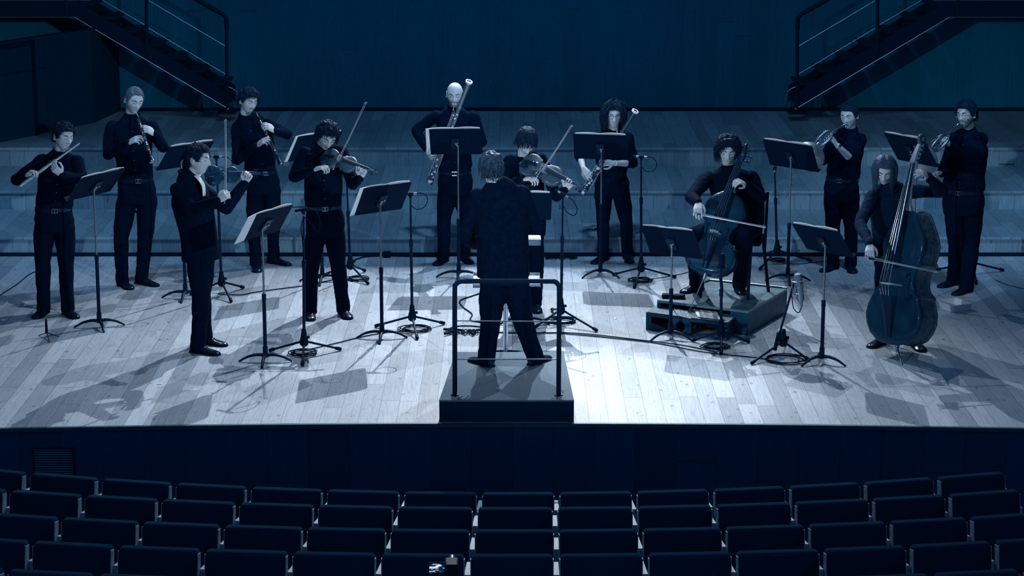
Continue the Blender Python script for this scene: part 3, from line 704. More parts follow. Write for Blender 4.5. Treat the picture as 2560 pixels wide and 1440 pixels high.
# little peg stand at the front left
b = G(117, 842); t = thing('instrument_peg_stand', 'tiny three-legged black instrument peg on the floor in front of the flute player', 'instrument stand', b)
m = MB(); m.lathe([(0.03, 0.010), (0.04, 0.013), (0.15, 0.009), (0.16, 0.004)], b, (0, 0, 1), 12); m.build('peg', M_rubber, t)
for (x, y) in ((97, 840), (147, 842), (124, 856)):
    m = MB(); m.cyl(b + Vector((0, 0, 0.035)), G(x, y) + Vector((0, 0, 0.004)), 0.004, n=8); m.build('leg', M_metal_black, t)

# ---------------------------------------------------------------- conductor's podium
zp = V(1266, 1000, 0.02).z
fl, fr, br_, bl = G(1098, 1000, zp), G(1435, 1000, zp), G(1409, 880, zp), G(1139, 880, zp)
pod = thing('podium', 'low felt-covered conductor\'s podium with a tube railing at the stage edge', 'podium', ((fl + fr) / 2) * 1)
pod.location.z = 0
m = MB(); top = [fl, fr, br_, bl]; vs = [Vector((p.x, p.y, 0)) for p in top] + [Vector((p.x, p.y, zp - 0.012)) for p in top]
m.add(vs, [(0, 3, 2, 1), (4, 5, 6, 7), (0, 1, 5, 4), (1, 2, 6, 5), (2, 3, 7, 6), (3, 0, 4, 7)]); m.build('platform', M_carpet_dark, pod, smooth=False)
m = MB(); c0 = sum(top, Vector()) / 4; vs = [Vector((p.x, p.y, zp - 0.012)) + (p - c0) * 0.004 for p in top] + [Vector((p.x, p.y, zp)) for p in top]
m.add(vs, [(0, 3, 2, 1), (4, 5, 6, 7), (0, 1, 5, 4), (1, 2, 6, 5), (2, 3, 7, 6), (3, 0, 4, 7)]); m.build('carpet', M_carpet, pod, smooth=False)
ry = G(1137, 988, zp).y
def PR(px, py): return V(px, py, ry)
m = MB(); m.tube(spline([PR(1137, 990), PR(1137, 850), PR(1137, 725), PR(1140, 711), PR(1150, 704), PR(1166, 703), PR(1266, 703), PR(1370, 703), PR(1386, 704), PR(1395, 711), PR(1398, 725), PR(1397.5, 850), PR(1396.5, 990)], 6), 0.0185, 14); rl = m.build('railing', M_metal_black, pod)
m = MB(); m.cyl(PR(1138, 802), PR(1397, 804), 0.0045, n=8); m.build('cross_bar', M_steel, pod)
m = MB(); m.cyl(PR(1138, 898), PR(1397, 898), 0.0045, n=8); m.build('cross_bar', M_steel, pod)
for px in (1137, 1396.5):
    m = MB(); q = PR(px, 990); m.cyl((q.x, q.y, zp), (q.x, q.y, zp + 0.008), 0.032, n=18); m.ell((q.x - .024, q.y, zp + .008), (.006, .006, .005)); m.build('flange', M_metal_black, pod)

# conductor's desk on a chrome pole
yd = G(1264, 888).y; b = Vector((V(1264, 880, yd).x, yd, 0))
t = thing('conductor_stand', 'conductor\'s desk on a chrome pole with a bright tray, mostly hidden by the conductor', 'conductor\'s stand', b)
m = MB(); zt = V(1264, 722, yd).z; zk = V(1264, 772, yd).z
m.cyl((b.x, b.y, 0), (b.x, b.y, zk), 0.0205, n=18); m.cyl((b.x, b.y, zk - .01), (b.x, b.y, zk + .008), 0.0225, n=18); m.build('lower_tube', M_chrome, t)
m = MB(); m.cyl((b.x, b.y, zk), (b.x, b.y, zt), 0.015, n=16); m.build('upper_tube', M_chrome, t)
m = MB(); m.ell((b.x - .05, b.y - .0, zk - .01), (0.018, 0.018, 0.022)); m.cyl((b.x - .05, b.y, zk - .01), (b.x, b.y, zk - .01), .006); m.build('height_knob', M_rubber, t)
m = MB(); m.lathe([(0, .05), (0.015, .05), (.02, .022)], b - Vector((0, 0, 0.0)), (0, 0, 1), 20); m.lathe([(0, .13), (0.012, .13), (.02, .03)], b, (0, 0, 1), 24); m.build('base_plate', M_metal_black, t)
# tray: floor, rims
A, B, C_, D_ = G(1182, 719, zt), G(1351, 719, zt), G(1349, 690, zt), G(1183, 690, zt)
m = MB(); m.sheet([[D_, C_], [A, B]], 0.008); m.build('tray', mat('white tray board', (0.75, 0.8, 0.88), 0.6, namt=.05), t, smooth=False)
m = MB()
for p, q in ((A, B), (B, C_), (C_, D_), (D_, A)): m.sheet([[p, q], [p + Vector((0, 0, .03)), q + Vector((0, 0, .03))]], 0.004)
m.build('rim', mat('translucent tray rim', (0.20, 0.29, 0.38), 0.3), t, smooth=False)
# higher side shelf (the bright box right of the jacket)
E_ = V(1316, 612, yd + .05); F_ = V(1352, 612, yd + .05); hh = F_.z - E_.z
m = MB(); wx = Vector((-0.30, 0, 0)); q = [E_ + wx, F_, F_ + Vector((0, .18, .0)), E_ + wx + Vector((0, .18, 0))]
zz = V(1340, 600, yd + .05).z
m = MB(); m.box(((E_.x - .3 + F_.x) / 2, yd + .10, zz - .015), (F_.x - E_.x + .3, 0.16, 0.05)); m.build('upper_shelf', mat('blue grey shelf', (0.10, .18, .26), .5), t, smooth=False)
m = MB(); m.box(((E_.x - .3 + F_.x) / 2, yd + .11, zz + .0125), (F_.x - E_.x + .28, 0.13, 0.004)); m.build('page', M_paper, t, smooth=False)
m = MB(); m.cyl((b.x, yd + .05, zt), (b.x, yd + .09, zz - .03), .01); m.build('shelf_bar', M_metal_black, t)

# ---------------------------------------------------------------- cellist's platform, step box, chair
g = G(1870, 839); zb = V(1870, 777, g.y).z
BX = [G(1643, 750, zb), G(1870, 777, zb), G(1968, 722, zb), G(1774, 702, zb)]
pl = thing('cello_platform', 'dark plywood platform under the cellist, open at the front', 'platform', sum(BX, Vector()) / 4 - Vector((0, 0, zb)))
m = MB(); m.sheet([[BX[0], BX[1]], [BX[3], BX[2]]], 0.022); m.build('platform_top', M_boxtop, pl, smooth=False)
def wallp(a, b, t, z0, z1, mb, inward):
    d = (b - a).normalized(); n = Vector((-d.y, d.x, 0)) * t
    q = [a, b, b + n, a + n]; mb.add([Vector((p.x, p.y, z0)) for p in q] + [Vector((p.x, p.y, z1)) for p in q], [(0, 3, 2, 1), (4, 5, 6, 7), (0, 1, 5, 4), (1, 2, 6, 5), (2, 3, 7, 6), (3, 0, 4, 7)])
for (a, b) in ((BX[1], BX[2]), (BX[2], BX[3]), (BX[3], BX[0])):
    m = MB(); wallp(a, b, 0.02, 0, zb - 0.022, m, 1); m.build('side_panel', M_boxwood, pl, smooth=False)
d01 = (BX[1] - BX[0]).normalized()
m = MB(); wallp(BX[0], BX[0] + d01 * 0.04, 0.02, 0, zb - .022, m, 1); m.build('corner_post', M_boxwood, pl, smooth=False)
m = MB(); wallp(BX[1] - d01 * 0.16, BX[1], 0.02, 0, zb - .022, m, 1); m.build('corner_post', M_boxwood, pl, smooth=False)
m = MB(); u = Vector((0, 0, .008)); m.tube([BX[3] + u, BX[2] + u], 0.010, 8); m.tube([BX[3] + u, BX[3].lerp(BX[0], .12) + u], 0.010, 8); m.build('edge_line', M_steel, pl)
# step box in front with a round hole between two slanted openings
gl = G(1615, 824); zs = V(1615, 781, gl.y).z
SB = [G(1615, 781, zs), G(1818, 808, zs), G(1840, 788, zs), G(1641, 762, zs)]
sb = thing('step_box', 'low plywood step box with a round hole in its front, before the cello platform', 'step box', (SB[0] + SB[1]) / 2 - Vector((0, 0, zs)))
ex = (SB[1] - SB[0]); Lx = ex.length; ex.normalize(); ey = Vector((-ex.y, ex.x, 0)); M4 = Matrix((ex, Vector((0, 0, 1)), -ey)).transposed().to_4x4(); M4.translation = Vector((SB[0].x, SB[0].y, 0))
depth = (SB[3] - SB[0]).dot(ey)
# front board with openings: rails, ends, centre block with hole
m = MB()
for q in ([(0, 0), (.05, 0), (.05, zs), (0, zs)], [(Lx - .05, 0), (Lx, 0), (Lx, zs), (Lx - .05, zs)], [(.05, zs - .03), (Lx - .05, zs - .03), (Lx - .05, zs), (.05, zs)], [(.05, 0.0), (.30 * Lx, 0.0), (.30 * Lx, .02), (.05, zs * .45)], [(.62 * Lx, .0), (Lx - .05, .0), (Lx - .05, zs * .35), (.62 * Lx, .02)]):
    m.prism(q, -0.02, 0, M4)
hc = (.43 * Lx, zs * .46); hr = .043; ring = []
n = 32; outer = []
for i in range(n):
    a = 2 * PI * i / n; c, s_ = math.cos(a), math.sin(a); k = min((.13 * Lx) / max(abs(c), 1e-6), ((zs - .03 - hc[1]) if s_ > 0 else hc[1]) / max(abs(s_), 1e-6)); outer.append((hc[0] + c * k, hc[1] + s_ * k)); ring.append((hc[0] + c * hr, hc[1] + s_ * hr))
vs = [M4 @ Vector((x, y, z)) for z in (0, -.02) for x, y in outer] + [M4 @ Vector((x, y, z)) for z in (0, -.02) for x, y in ring]; fs = []
for i in range(n):
    j = (i + 1) % n; fs += [(i, j, 2 * n + j, 2 * n + i), (n + j, n + i, 3 * n + i, 3 * n + j), (2 * n + i, 2 * n + j, 3 * n + j, 3 * n + i), (j, i, n + i, n + j)]
m.add(vs, fs); m.build('front_board', M_boxwood, sb, smooth=False)
m = MB(); m.sheet([[SB[0], SB[1]], [SB[3], SB[2]]], 0.015); m.build('step_top', M_boxtop, sb, smooth=False)
for a, b in ((SB[1], SB[2]), (SB[2], SB[3]), (SB[3], SB[0])):
    m = MB(); wallp(a, b, 0.015, 0, zs - .015, m, 1); m.build('side_panel', M_boxwood, sb, smooth=False)
# papers fanned on the step
for i, (x0, x1, lab) in enumerate(((1738, 1796, 'bright white sheets fanned out on the step box under the cello'), (1688, 1722, 'dim ridged sheets on the step box left of the bright ones'))):
    m = MB(); g_ = []
    for j in range(5):
        row = []
        for k in range(9): 
            u = k / 8; v = j / 4; p = G(x0 + (x1 - x0) * u - 10 * v + 6, 781 + 19 * (1 - v) + 6 * u * 1.2 - (10 if i else 8), zs + .004 + .006 * (math.sin(u * 20 + i) > 0)); row.append(p)
        g_.append(row)
    m.sheet(g_[::-1], .003); tag(m.build('loose_sheets', M_paper if i == 0 else mat('grey paper', (.20, .28, .37), .8), smooth=False), lab, 'paper')
for i, (x0, x1) in enumerate(((1657, 1683), (1687, 1711))):
    m = MB(); p = G((x0 + x1) / 2, 747 + i * 1.5, zb); m.box(p + Vector((0, 0.04, 0.018)), (0.10, 0.075, 0.036), Matrix.Rotation(-.12, 3, 'Z')); o = m.build('rosin_case', M_rubber); bevel(o, .01)
    tag(o, ('small black case at the front left corner of the cello platform, the left one', 'small black case on the cello platform, the right one beside the shoe')[i], 'case', 'small cases on the cello platform')
m = MB()
# white trays
def tray(label, c, hw, hd, rot):
    p = G(*c); t = MB(); M = Matrix.Translation(p) @ Matrix.Rotation(rot, 4, 'Z'); H = 0.07
    def rr(w_, d_, z, r=.015):
        pts = []
        for sx, sy, a0 in ((1, 1, 0), (-1, 1, 90), (-1, -1, 180), (1, -1, 270)):
            for k in range(4):
                a = math.radians(a0 + 30 * k); pts.append(M @ Vector((sx * (w_ - r) + r * math.cos(a), sy * (d_ - r) + r * math.sin(a), z)))
        return pts
    R = [rr(hw - .015, hd - .015, 0.001), rr(hw, hd, H - .006), rr(hw + .006, hd + .006, H), rr(hw + .002, hd + .002, H), rr(hw - .004, hd - .004, H - .006), rr(hw - .02, hd - .02, .004)]
    t.rings(R); o = t.build('plastic_tray', M_plastic, angle=50); tag(o, label, 'tray', 'white plastic trays on the floor')
tray('white plastic tray on the floor behind the cello platform', (1956, 688), 0.105, 0.125, 0.35)
tray('white plastic tray on the floor right of the double bass', (2385, 773), 0.105, 0.125, 0.45)
# cloth on the lowest step
m = MB(); p0 = G(1484, 574, Z1); g_ = []
for j in range(6):
    row = []
    for k in range(14):
        u = k / 13; v = j / 5; q = p0 + Vector(((u - .5) * .22, (v - .5) * .16, .012 + .02 * abs(math.sin(u * 7 + v * 3)) * (1 - abs(2 * v - 1) * .6) + .025 * u)); row.append(q)
    g_.append(row)
m.sheet(g_[::-1], .008); tag(m.build('cloth', mat('pale cloth', (.30, .42, .52), .9)), 'crumpled pale cloth on the lowest step beside the woman\'s legs', 'cloth')
# small debris on the floor
for i, (lab, c) in enumerate((('small white paper scrap on the floor left of the podium front', (398, 960)), ('tiny white scrap on the floor right of the right microphone stand', (1538, 797)), ('tiny white scrap on the floor above the low stage front', (1708, 712)), ('small white scrap beside the coiled cable at the conductor\'s right', (1381, 790)))):
    m = MB(); p = G(*c); m.box(p + Vector((0, 0, .003)), (.035, .02, .004), Matrix.Rotation(i * .9, 3, 'Z')); tag(m.build('paper_scrap', M_paper, smooth=False), lab, 'paper scrap', 'small scraps on the floor')

# chair of the cellist
cb = G(1925, 731, zb)
t = thing('chair', 'black padded chair under the cellist on the platform', 'chair', Vector((cb.x - .22, cb.y, zb)))
yf = G(1868, 752, zb).y
FR, FRb = G(1869, 750, zb), G(1921, 729, zb)
zs_ = V(1890, 600, FR.y).z
ez = Vector((0, 0, 1)); dxv = Vector((-0.40, 0.10, 0))
for p, q in ((FR, V(1878, 606, FR.y)), (FRb, V(1908, 600, FR.y + .36)), (FR + dxv, V(1878, 606, FR.y) + dxv), (FRb + dxv, V(1908, 600, FR.y + .36) + dxv)):
    m = MB(); m.cyl(p, q, 0.0145, n=12); m.build('leg', M_metal_black, t)
q = V(1907, 600, FR.y + .22) + dxv / 2
m = MB(); m.box(q, (0.42, 0.38, 0.05), Matrix.Rotation(-.24, 3, 'Z')); o = m.build('seat', M_rubber, t); bevel(o, .02)
m = MB(); a = V(1911, 640, FR.y + .38); b = V(1919, 480, FR.y + .44)
for d in (Vector(), dxv): m.cyl(a + d, b + d, .013, n=12)
m.build('back_frame', M_metal_black, t)
m = MB(); m.box((a + b) / 2 + dxv / 2 + Vector((0, 0, .12)), (0.38, 0.035, 0.26), Matrix.Rotation(-.24, 3, 'Z')); o = m.build('backrest', M_rubber, t); bevel(o, .015)
CELLO_ZB = zb
# ================================================================ people
def baked_remesh(mb, name, mats, voxel, parent, smooth_it=4, fac=0.5, disp=None, decim=None):
    me = bpy.data.meshes.new(name); me.from_pydata(mb.v, [], mb.f)
    bm = bmesh.new(); bm.from_mesh(me); bmesh.ops.recalc_face_normals(bm, faces=bm.faces); bm.to_mesh(me); bm.free()
    o = bpy.data.objects.new(name, me); COL.objects.link(o)
    r = o.modifiers.new('r', 'REMESH'); r.mode = 'VOXEL'; r.voxel_size = voxel; r.use_smooth_shade = True
    if smooth_it: s = o.modifiers.new('s', 'SMOOTH'); s.factor = fac; s.iterations = smooth_it
    if decim: d = o.modifiers.new('d', 'DECIMATE'); d.ratio = decim
    dg = bpy.context.evaluated_depsgraph_get(); dg.update()
    nm = bpy.data.meshes.new_from_object(o.evaluated_get(dg)); o.modifiers.clear(); old = o.data; o.data = nm; bpy.data.meshes.remove(old); nm.name = name
    nm.materials.clear()
    for m in (mats if isinstance(mats, (list, tuple)) else [mats]): nm.materials.append(m)
    if disp:
        n = len(nm.vertices); co_ = np.empty(n * 3, 'f'); nm.vertices.foreach_get('co', co_); co_ = co_.reshape(-1, 3)
        no = np.empty(n * 3, 'f'); nm.vertices.foreach_get('normal', no); no = no.reshape(-1, 3)
        amp, sc = disp; d = np.empty(n, 'f')
        for i in range(n):
            c = co_[i]; v = Vector((c[0] * sc, c[1] * sc, c[2] * sc * 1.1))
            d[i] = noise.noise(v) * 0.6 + (0.5 - abs(noise.noise(v * 2.1 + Vector((5, 1, 2))))) * 0.5
        co_ += no * (d * amp)[:, None]; nm.vertices.foreach_set('co', co_.ravel()); nm.update()
    nm.shade_smooth()
    if parent: attach(o, parent)
    return o

def loft(mb, secs, n=22, e=2.3):
    """secs: (centre, half width, half depth, yaw deg)"""
    R = []; k = len(secs)
    for i, (c, a, b, yw) in enumerate(secs):
        p = secs[max(0, i - 1)][0]; q = secs[min(k - 1, i + 1)][0]; t = (Vector(q) - Vector(p)).normalized()
        X = Vector((math.cos(math.radians(yw)), math.sin(math.radians(yw)), 0)); X = (X - t * X.dot(t)).normalized(); Y = t.cross(X); ring = []
        for j in range(n):
            th = 2 * PI * j / n; cs, sn = math.cos(th), math.sin(th)
            ring.append(Vector(c) + X * (a * math.copysign(abs(cs) ** (2 / e), cs)) + Y * (b * math.copysign(abs(sn) ** (2 / e), sn)))
        R.append(ring)
    mb.rings(R)

# ---- head shape in its own frame: face looks to -Y, up +Z
def head_surface(D):
    """D: (n,3) unit directions -> positions (m)"""
    dx, dy, dz = D[:, 0], D[:, 1], D[:, 2]
    x = 0.0765 * dx; y = 0.095 * dy; z = np.where(dz > 0, 0.1130 * dz * (1 + 0.16 * (1 - dz)), 0.1175 * dz)
    x = x * (1 + 0.05 * np.clip(dz, 0, 1)); y = y * (1 + 0.04 * np.clip(dz, 0, 1))
    t = np.clip(-z / 0.1175, 0, 1)
    x = x * (1 - 0.34 * t ** 1.5); y = np.where(y > 0, y * (1 - 0.45 * t), y * (1 - 0.12 * t)); y = y - 0.030 * t ** 2
    up = np.clip(z / 0.1175, 0, 1); y = y + 0.006 * up; x = x * (1 + 0.03 * up)
    fr = np.clip(-dy, 0, 1) ** 0.5
    g = lambda cx, cz, sx, sz: np.exp(-((np.abs(x) - cx) / sx) ** 2 / 2 - ((z - cz) / sz) ** 2 / 2)
    w = 0.0075 + 0.0075 * np.clip((0.012 - z) / 0.045, 0, 1)
    ramp = np.clip((0.022 - z) / 0.050, 0, 1) * np.clip((z + 0.036) / 0.008, 0, 1)
    nose = (0.004 + 0.027 * ramp) * np.exp(-(x / w) ** 2 / 2) * (z < 0.03) * (z > -0.045)
    out = nose - 0.0125 * g(0.030, 0.013, 0.013, 0.010) + 0.006 * g(0.022, 0.031, 0.024, 0.007) + 0.006 * g(0, -0.058, 0.020, 0.010) - 0.0045 * g(0, -0.0585, 0.020, 0.0022) \
        + 0.007 * g(0, -0.098, 0.020, 0.014) - 0.004 * g(0, -0.078, 0.022, 0.006) + 0.004 * g(0.045, -0.022, 0.014, 0.016) - 0.003 * g(0.048, -0.055, 0.012, 0.018) + 0.003 * g(0.018, -0.033, 0.007, 0.006)
    y = y - out * fr
    return np.stack([x, y, z], 1)
def sphere_dirs(nu, nv):
    D = []
    for i in range(nv + 1):
        la = -PI / 2 + PI * i / nv; la = max(-PI / 2 + 0.01, min(PI / 2 - 0.01, la))
        for j in range(nu):
            lo = 2 * PI * j / nu; D.append((math.cos(la) * math.sin(lo), -math.cos(la) * math.cos(lo), math.sin(la)))
    return np.array(D)
HL = [(0, .58), (30, .56), (48, .50), (58, .30), (66, .02), (76, -.10), (84, .05), (96, .16), (108, .05), (118, -.35), (135, -.55), (180, -.66)]
def hair_mask(D, HLt=HL, soft=0.10):
    lon = np.degrees(np.abs(np.arctan2(D[:, 0], -D[:, 1]))); hl = np.interp(lon, [a for a, b in HLt], [b for a, b in HLt])
    return np.clip((D[:, 2] - hl) / soft + 0.5, 0, 1)

def add_head(mb, M, s=1.0):
    nu, nv = 88, 66; D = sphere_dirs(nu, nv); P = head_surface(D) * s
    R = [[M @ Vector(P[i * nu + j]) for j in range(nu)] for i in range(nv + 1)]
    mb.rings(R)
    for sx in (-1, 1):
        mb.ell(M @ Vector((sx * 0.031 * s, -0.0725 * s, 0.010 * s)), (0.0135 * s, 0.0115 * s, 0.0115 * s), M.to_3x3(), 12, 8)   # closed lids
        E = M.to_3x3() @ (Matrix.Rotation(sx * 0.35, 3, 'Z') @ Matrix.Rotation(-0.15, 3, 'X'))
        c = M @ Vector((sx * 0.079 * s, 0.010 * s, -0.004 * s))
        mb.ell(c, (0.0055 * s, 0.015 * s, 0.029 * s), E, 14, 10)
        mb.tube([c + E @ Vector((sx * 0.007, 0.013 * math.cos(a) + 0.003, 0.026 * math.sin(a) + 0.002)) * s for a in [(-1.9 + 3.9 * k / 12) for k in range(13)]], 0.0042 * s, 6)
        mb.ell(c + E @ Vector((sx * 0.002, -0.002, -0.024)) * s, (0.006 * s, 0.009 * s, 0.010 * s), E, 10, 6)

def colour_head(o, M, beard=0.0, bald=False):
    """lips / stubble material by place on the face"""
    me = o.data; n = len(me.polygons); c = np.empty(n * 3, 'f'); me.polygons.foreach_get('center', c); c = c.reshape(-1, 3)
    Mi = np.array(M.inverted()); L = c @ Mi[:3, :3].T + Mi[:3, 3]
    x, y, z = L[:, 0], L[:, 1], L[:, 2]; idx = np.zeros(n, 'i')
    if beard:
        face = (np.abs(x) < 0.085) & (y < 0.02) & (z < -0.030 - 0.0 * x) & (z > -0.135) & (y > -0.14)
        jaw = (z < -0.078 + (np.abs(x) < 0.02) * 0.0) | (np.abs(x) > 0.045) | ((z < -0.04) & (z > -0.052) & (np.abs(x) < 0.026)) | ((np.abs(x) > 0.024) & (z < -0.045))
        if beard == 1: idx[face & jaw & (y < 0.012)] = 2
        if beard == 2: idx[(face & (((z < -0.041) & (z > -0.051) & (np.abs(x) < 0.026)) | ((np.abs(x) < 0.021) & (z < -0.080))))] = 2
    idx[(np.abs(x) < 0.021) & (np.abs(z + 0.058) < 0.0065) & (y < -0.07)] = 1
    me.polygons.foreach_set('material_index', idx)

def add_hand(mb, W, d, n, thumb, curl=(40, 45, 50, 55), s=1.0, spread=6, thumb_curl=25, index_up=0):
    """W wrist, d pointing along the palm, n back of hand, thumb = +1/-1 side along n x d"""
    W = Vector(W); d = Vector(d).normalized(); n = Vector(n); n = (n - d * n.dot(d)).normalized(); sd = n.cross(d).normalized() * thumb
    M = Matrix((sd, d, n)).transposed()
    P = lambda a, b, c: W + (sd * a + d * b + n * c) * s
    # palm as a lofted slab
    R = []
    for (b, w, t, off) in ((-0.012, .024, .019, 0), (0.0, .026, .019, 0), (0.03, .035, .0165, .002), (0.06, .040, .0145, .001), (0.082, .041, .0125, 0), (0.092, .036, .009, 0)):
        R.append([P(off + w * math.copysign(abs(math.cos(2 * PI * j / 16)) ** .8, math.cos(2 * PI * j / 16)), b, t * math.sin(2 * PI * j / 16)) for j in range(16)])
    mb.rings(R)
    xs = (.030, .0105, -.0095, -.029); Ls = ((.042, .026, .020), (.047, .030, .021), (.043, .028, .020), (.034, .021, .018)); rr = (.0088, .0090, .0086, .0076)
    for k in range(4):
        c = curl[k] if hasattr(curl, '__len__') else curl
        base = P(xs[k], .084 - .004 * abs(k - 1.2), .000); a = math.radians(spread * (1.3 - k)); fd = (d * math.cos(a) + sd * math.sin(a)).normalized()
        ang = math.radians(c * 0.75); pts = [base]; p = base
        for L, f in zip(Ls[k], (1.0, 1.05, .7)):
            v = fd * math.cos(ang) - n * math.sin(ang); p = p + v * L * s; pts.append(p); ang += math.radians(c * f)
        r = rr[k] * s; mb.chain(pts, [r * 1.08, r, r * .94, r * .82], 10)
    a = math.radians(thumb_curl)
    t0 = P(.022, .018, -.006); t1 = t0 + (sd * .72 + d * .62 - n * .30).normalized() * .040 * s
    v2 = (sd * (.45 - .5 * math.sin(a)) + d * .85 - n * (.15 + .7 * math.sin(a))).normalized(); t2 = t1 + v2 * .032 * s
    v3 = (sd * (.25 - .9 * math.sin(a)) + d * .8 - n * (.1 + .8 * math.sin(a))).normalized(); t3 = t2 + v3 * .024 * s
    mb.chain([t0, t1, t2, t3], [.0145 * s, .0115 * s, .0098 * s, .0082 * s], 10)

def hair(style, M, mt, parent, seed=1, s=1.0):
    rnd = random.Random(seed); S = dict(t=.016, na=.006, ns=28, n=330, L=.045, r=.0026, comb=(0, .3, 0), grav=.25, wave=0, wf=60, out=.5, HL=HL, jit=.5, part=0); S.update(style)
    nu, nv = 96, 60; D = sphere_dirs(nu, nv); P = head_surface(D); mk = hair_mask(D, S['HL'])
    mb = MB(); pts = []
    for i in range(len(D)):
        d = Vector(D[i]); nz = noise.noise(d * (S['ns'] * .12) + Vector((seed, 0, 0))) + .6 * noise.noise(d * (S['ns'] * .33) + Vector((0, seed, 0)))
        t = (S['t'] + S['na'] * nz * 1.6) * mk[i] - .010 * (1 - mk[i])
        if S.get('top') and d.z > 0: t += S['top'] * d.z ** 2 * mk[i]
        pts.append(M @ ((Vector(P[i]) + d * t) * s))
    mb.rings([pts[i * nu:(i + 1) * nu] for i in range(nv + 1)])
    o = mb.build('hair', mt, parent, angle=180)
    lk = MB(); cand = [i for i in range(len(D)) if mk[i] > .6]; cum = [max(.02, math.sqrt(max(0, 1 - D[i][2] ** 2))) for i in cand]
    for _ in range(S['n']):
        i = rnd.choices(cand, cum)[0] if S['n'] < 1 else cand[rnd.randrange(len(cand))]
        if rnd.random() > max(.15, math.sqrt(max(0, 1 - D[i][2] ** 2))): i = cand[rnd.randrange(len(cand))]
        d = Vector(D[i]); p = (Vector(P[i]) + d * (S['t'] * .6)); sx = 1 if d.x > S['part'] else -1
        comb = Vector(S['comb']); comb = Vector((comb.x + S.get('side', 0) * sx, comb.y, comb.z))
        v = (d * S['out'] + comb + Vector((rnd.gauss(0, 1), rnd.gauss(0, 1), rnd.gauss(0, 1))) * S['jit'] * .5); v = v.normalized()
        L = S['L'] * rnd.uniform(.6, 1.15); k = S.get('seg', 5); st = L / k; ps = [p]; ph = rnd.uniform(0, 6.28); dn = M.to_3x3().inverted() @ Vector((0, 0, -1))
        for q in range(k):
            v = (v * (1 - S['grav'] * .5) + dn * S['grav'] * 1.1 * min(1, (q + 1) / 3)).normalized(); p = p + v * st
            tt = S['t'] * .9; e = math.sqrt((p.x / (.0765 + tt)) ** 2 + (p.y / (.095 + tt)) ** 2 + (max(p.z, 0) / (.1175 + tt)) ** 2)
            if e < 1 and p.z > -.13: p = Vector((p.x / e, p.y / e, p.z / e if p.z > 0 else p.z))
            if e > 1 and S.get('hug'): f_ = 1 - S['hug'] * (1 - 1 / e); p = Vector((p.x * f_, p.y * f_, p.z * (f_ if p.z > 0 else 1)))
            # keep the face free
            if p.y < -.045 and abs(p.x) < S.get('face', .045) and p.z < S.get('fringe', .045): p = Vector((math.copysign(max(abs(p.x), S.get('face', .045)), p.x), max(p.y, -.07), p.z))
            w_ = S['wave'] * (q + 1) / k
            ps.append(p + Vector((math.sin(ph + q * st * S['wf']), math.cos(ph + q * st * S['wf']), .3 * math.sin(ph * 2 + q * st * S['wf']))) * w_)
        r = S['r'] * rnd.uniform(.7, 1.3); lk.tube([M @ (a * s) for a in ps], [r * (1 - .75 * j / k) for j in range(k + 1)], 5)
    if S['n']: lk.build('hair_strands', mt, o, angle=180)
    return o

def face_bits(M, parent, s=1.0, open_eyes=False, brow_mat=None, glasses=None):
    for sx in (-1, 1):
        m = MB(); m.tube([M @ (Vector((sx * (.012 + .036 * k / 6), -.0935 + .018 * (k / 6) ** 2, .029 + .006 * math.sin(PI * k / 6 * .8))) * s) for k in range(7)], [.0016, .0032, .0035, .0034, .003, .0024, .0012], 6)
        m.build('eyebrow', brow_mat or M_hair, parent)
        m = MB(); m.tube([M @ (Vector((sx * (.0195 + .023 * k / 6), -.0846 + .0045 * abs(k / 3 - 1) ** 2 + .002 * k / 6, .0075 - .004 * math.sin(PI * k / 6))) * s) for k in range(7)], [.0008, .0018, .0022, .0023, .0022, .0018, .0008], 6)
        m.build('eyelashes', M_ebony, parent)
    if glasses:
        m = MB(); g = glasses
        for sx in (-1, 1):
            m.tube([M @ (Vector((sx * .034 + .0225 * math.cos(a) * (1 if g == 'round' else 1.15), -.0985 + .006 * abs(math.cos(a)) * (1 if math.cos(a) * sx > 0 else 0), .006 + (.0215 if g == 'round' else .016) * math.copysign(abs(math.sin(a)) ** (1 if g == 'round' else .7), math.sin(a)))) * s) for a in [2 * PI * k / 20 for k in range(20)]], .0012 if g == 'round' else .0020, 6, closed=True)
            m.tube([M @ (Vector((sx * .058, -.090, .012)) * s), M @ (Vector((sx * .076, -.05, .010)) * s), M @ (Vector((sx * .080, .008, .008)) * s)], .0013 if g == 'round' else .0018, 6)
        m.tube([M @ (Vector((-.0115, -.0985, .009)) * s), M @ (Vector((0, -.101, .012)) * s), M @ (Vector((.0115, -.0985, .009)) * s)], .0013, 6)
        m.build('glasses', M_steel if g == 'round' else M_metal_black, parent)

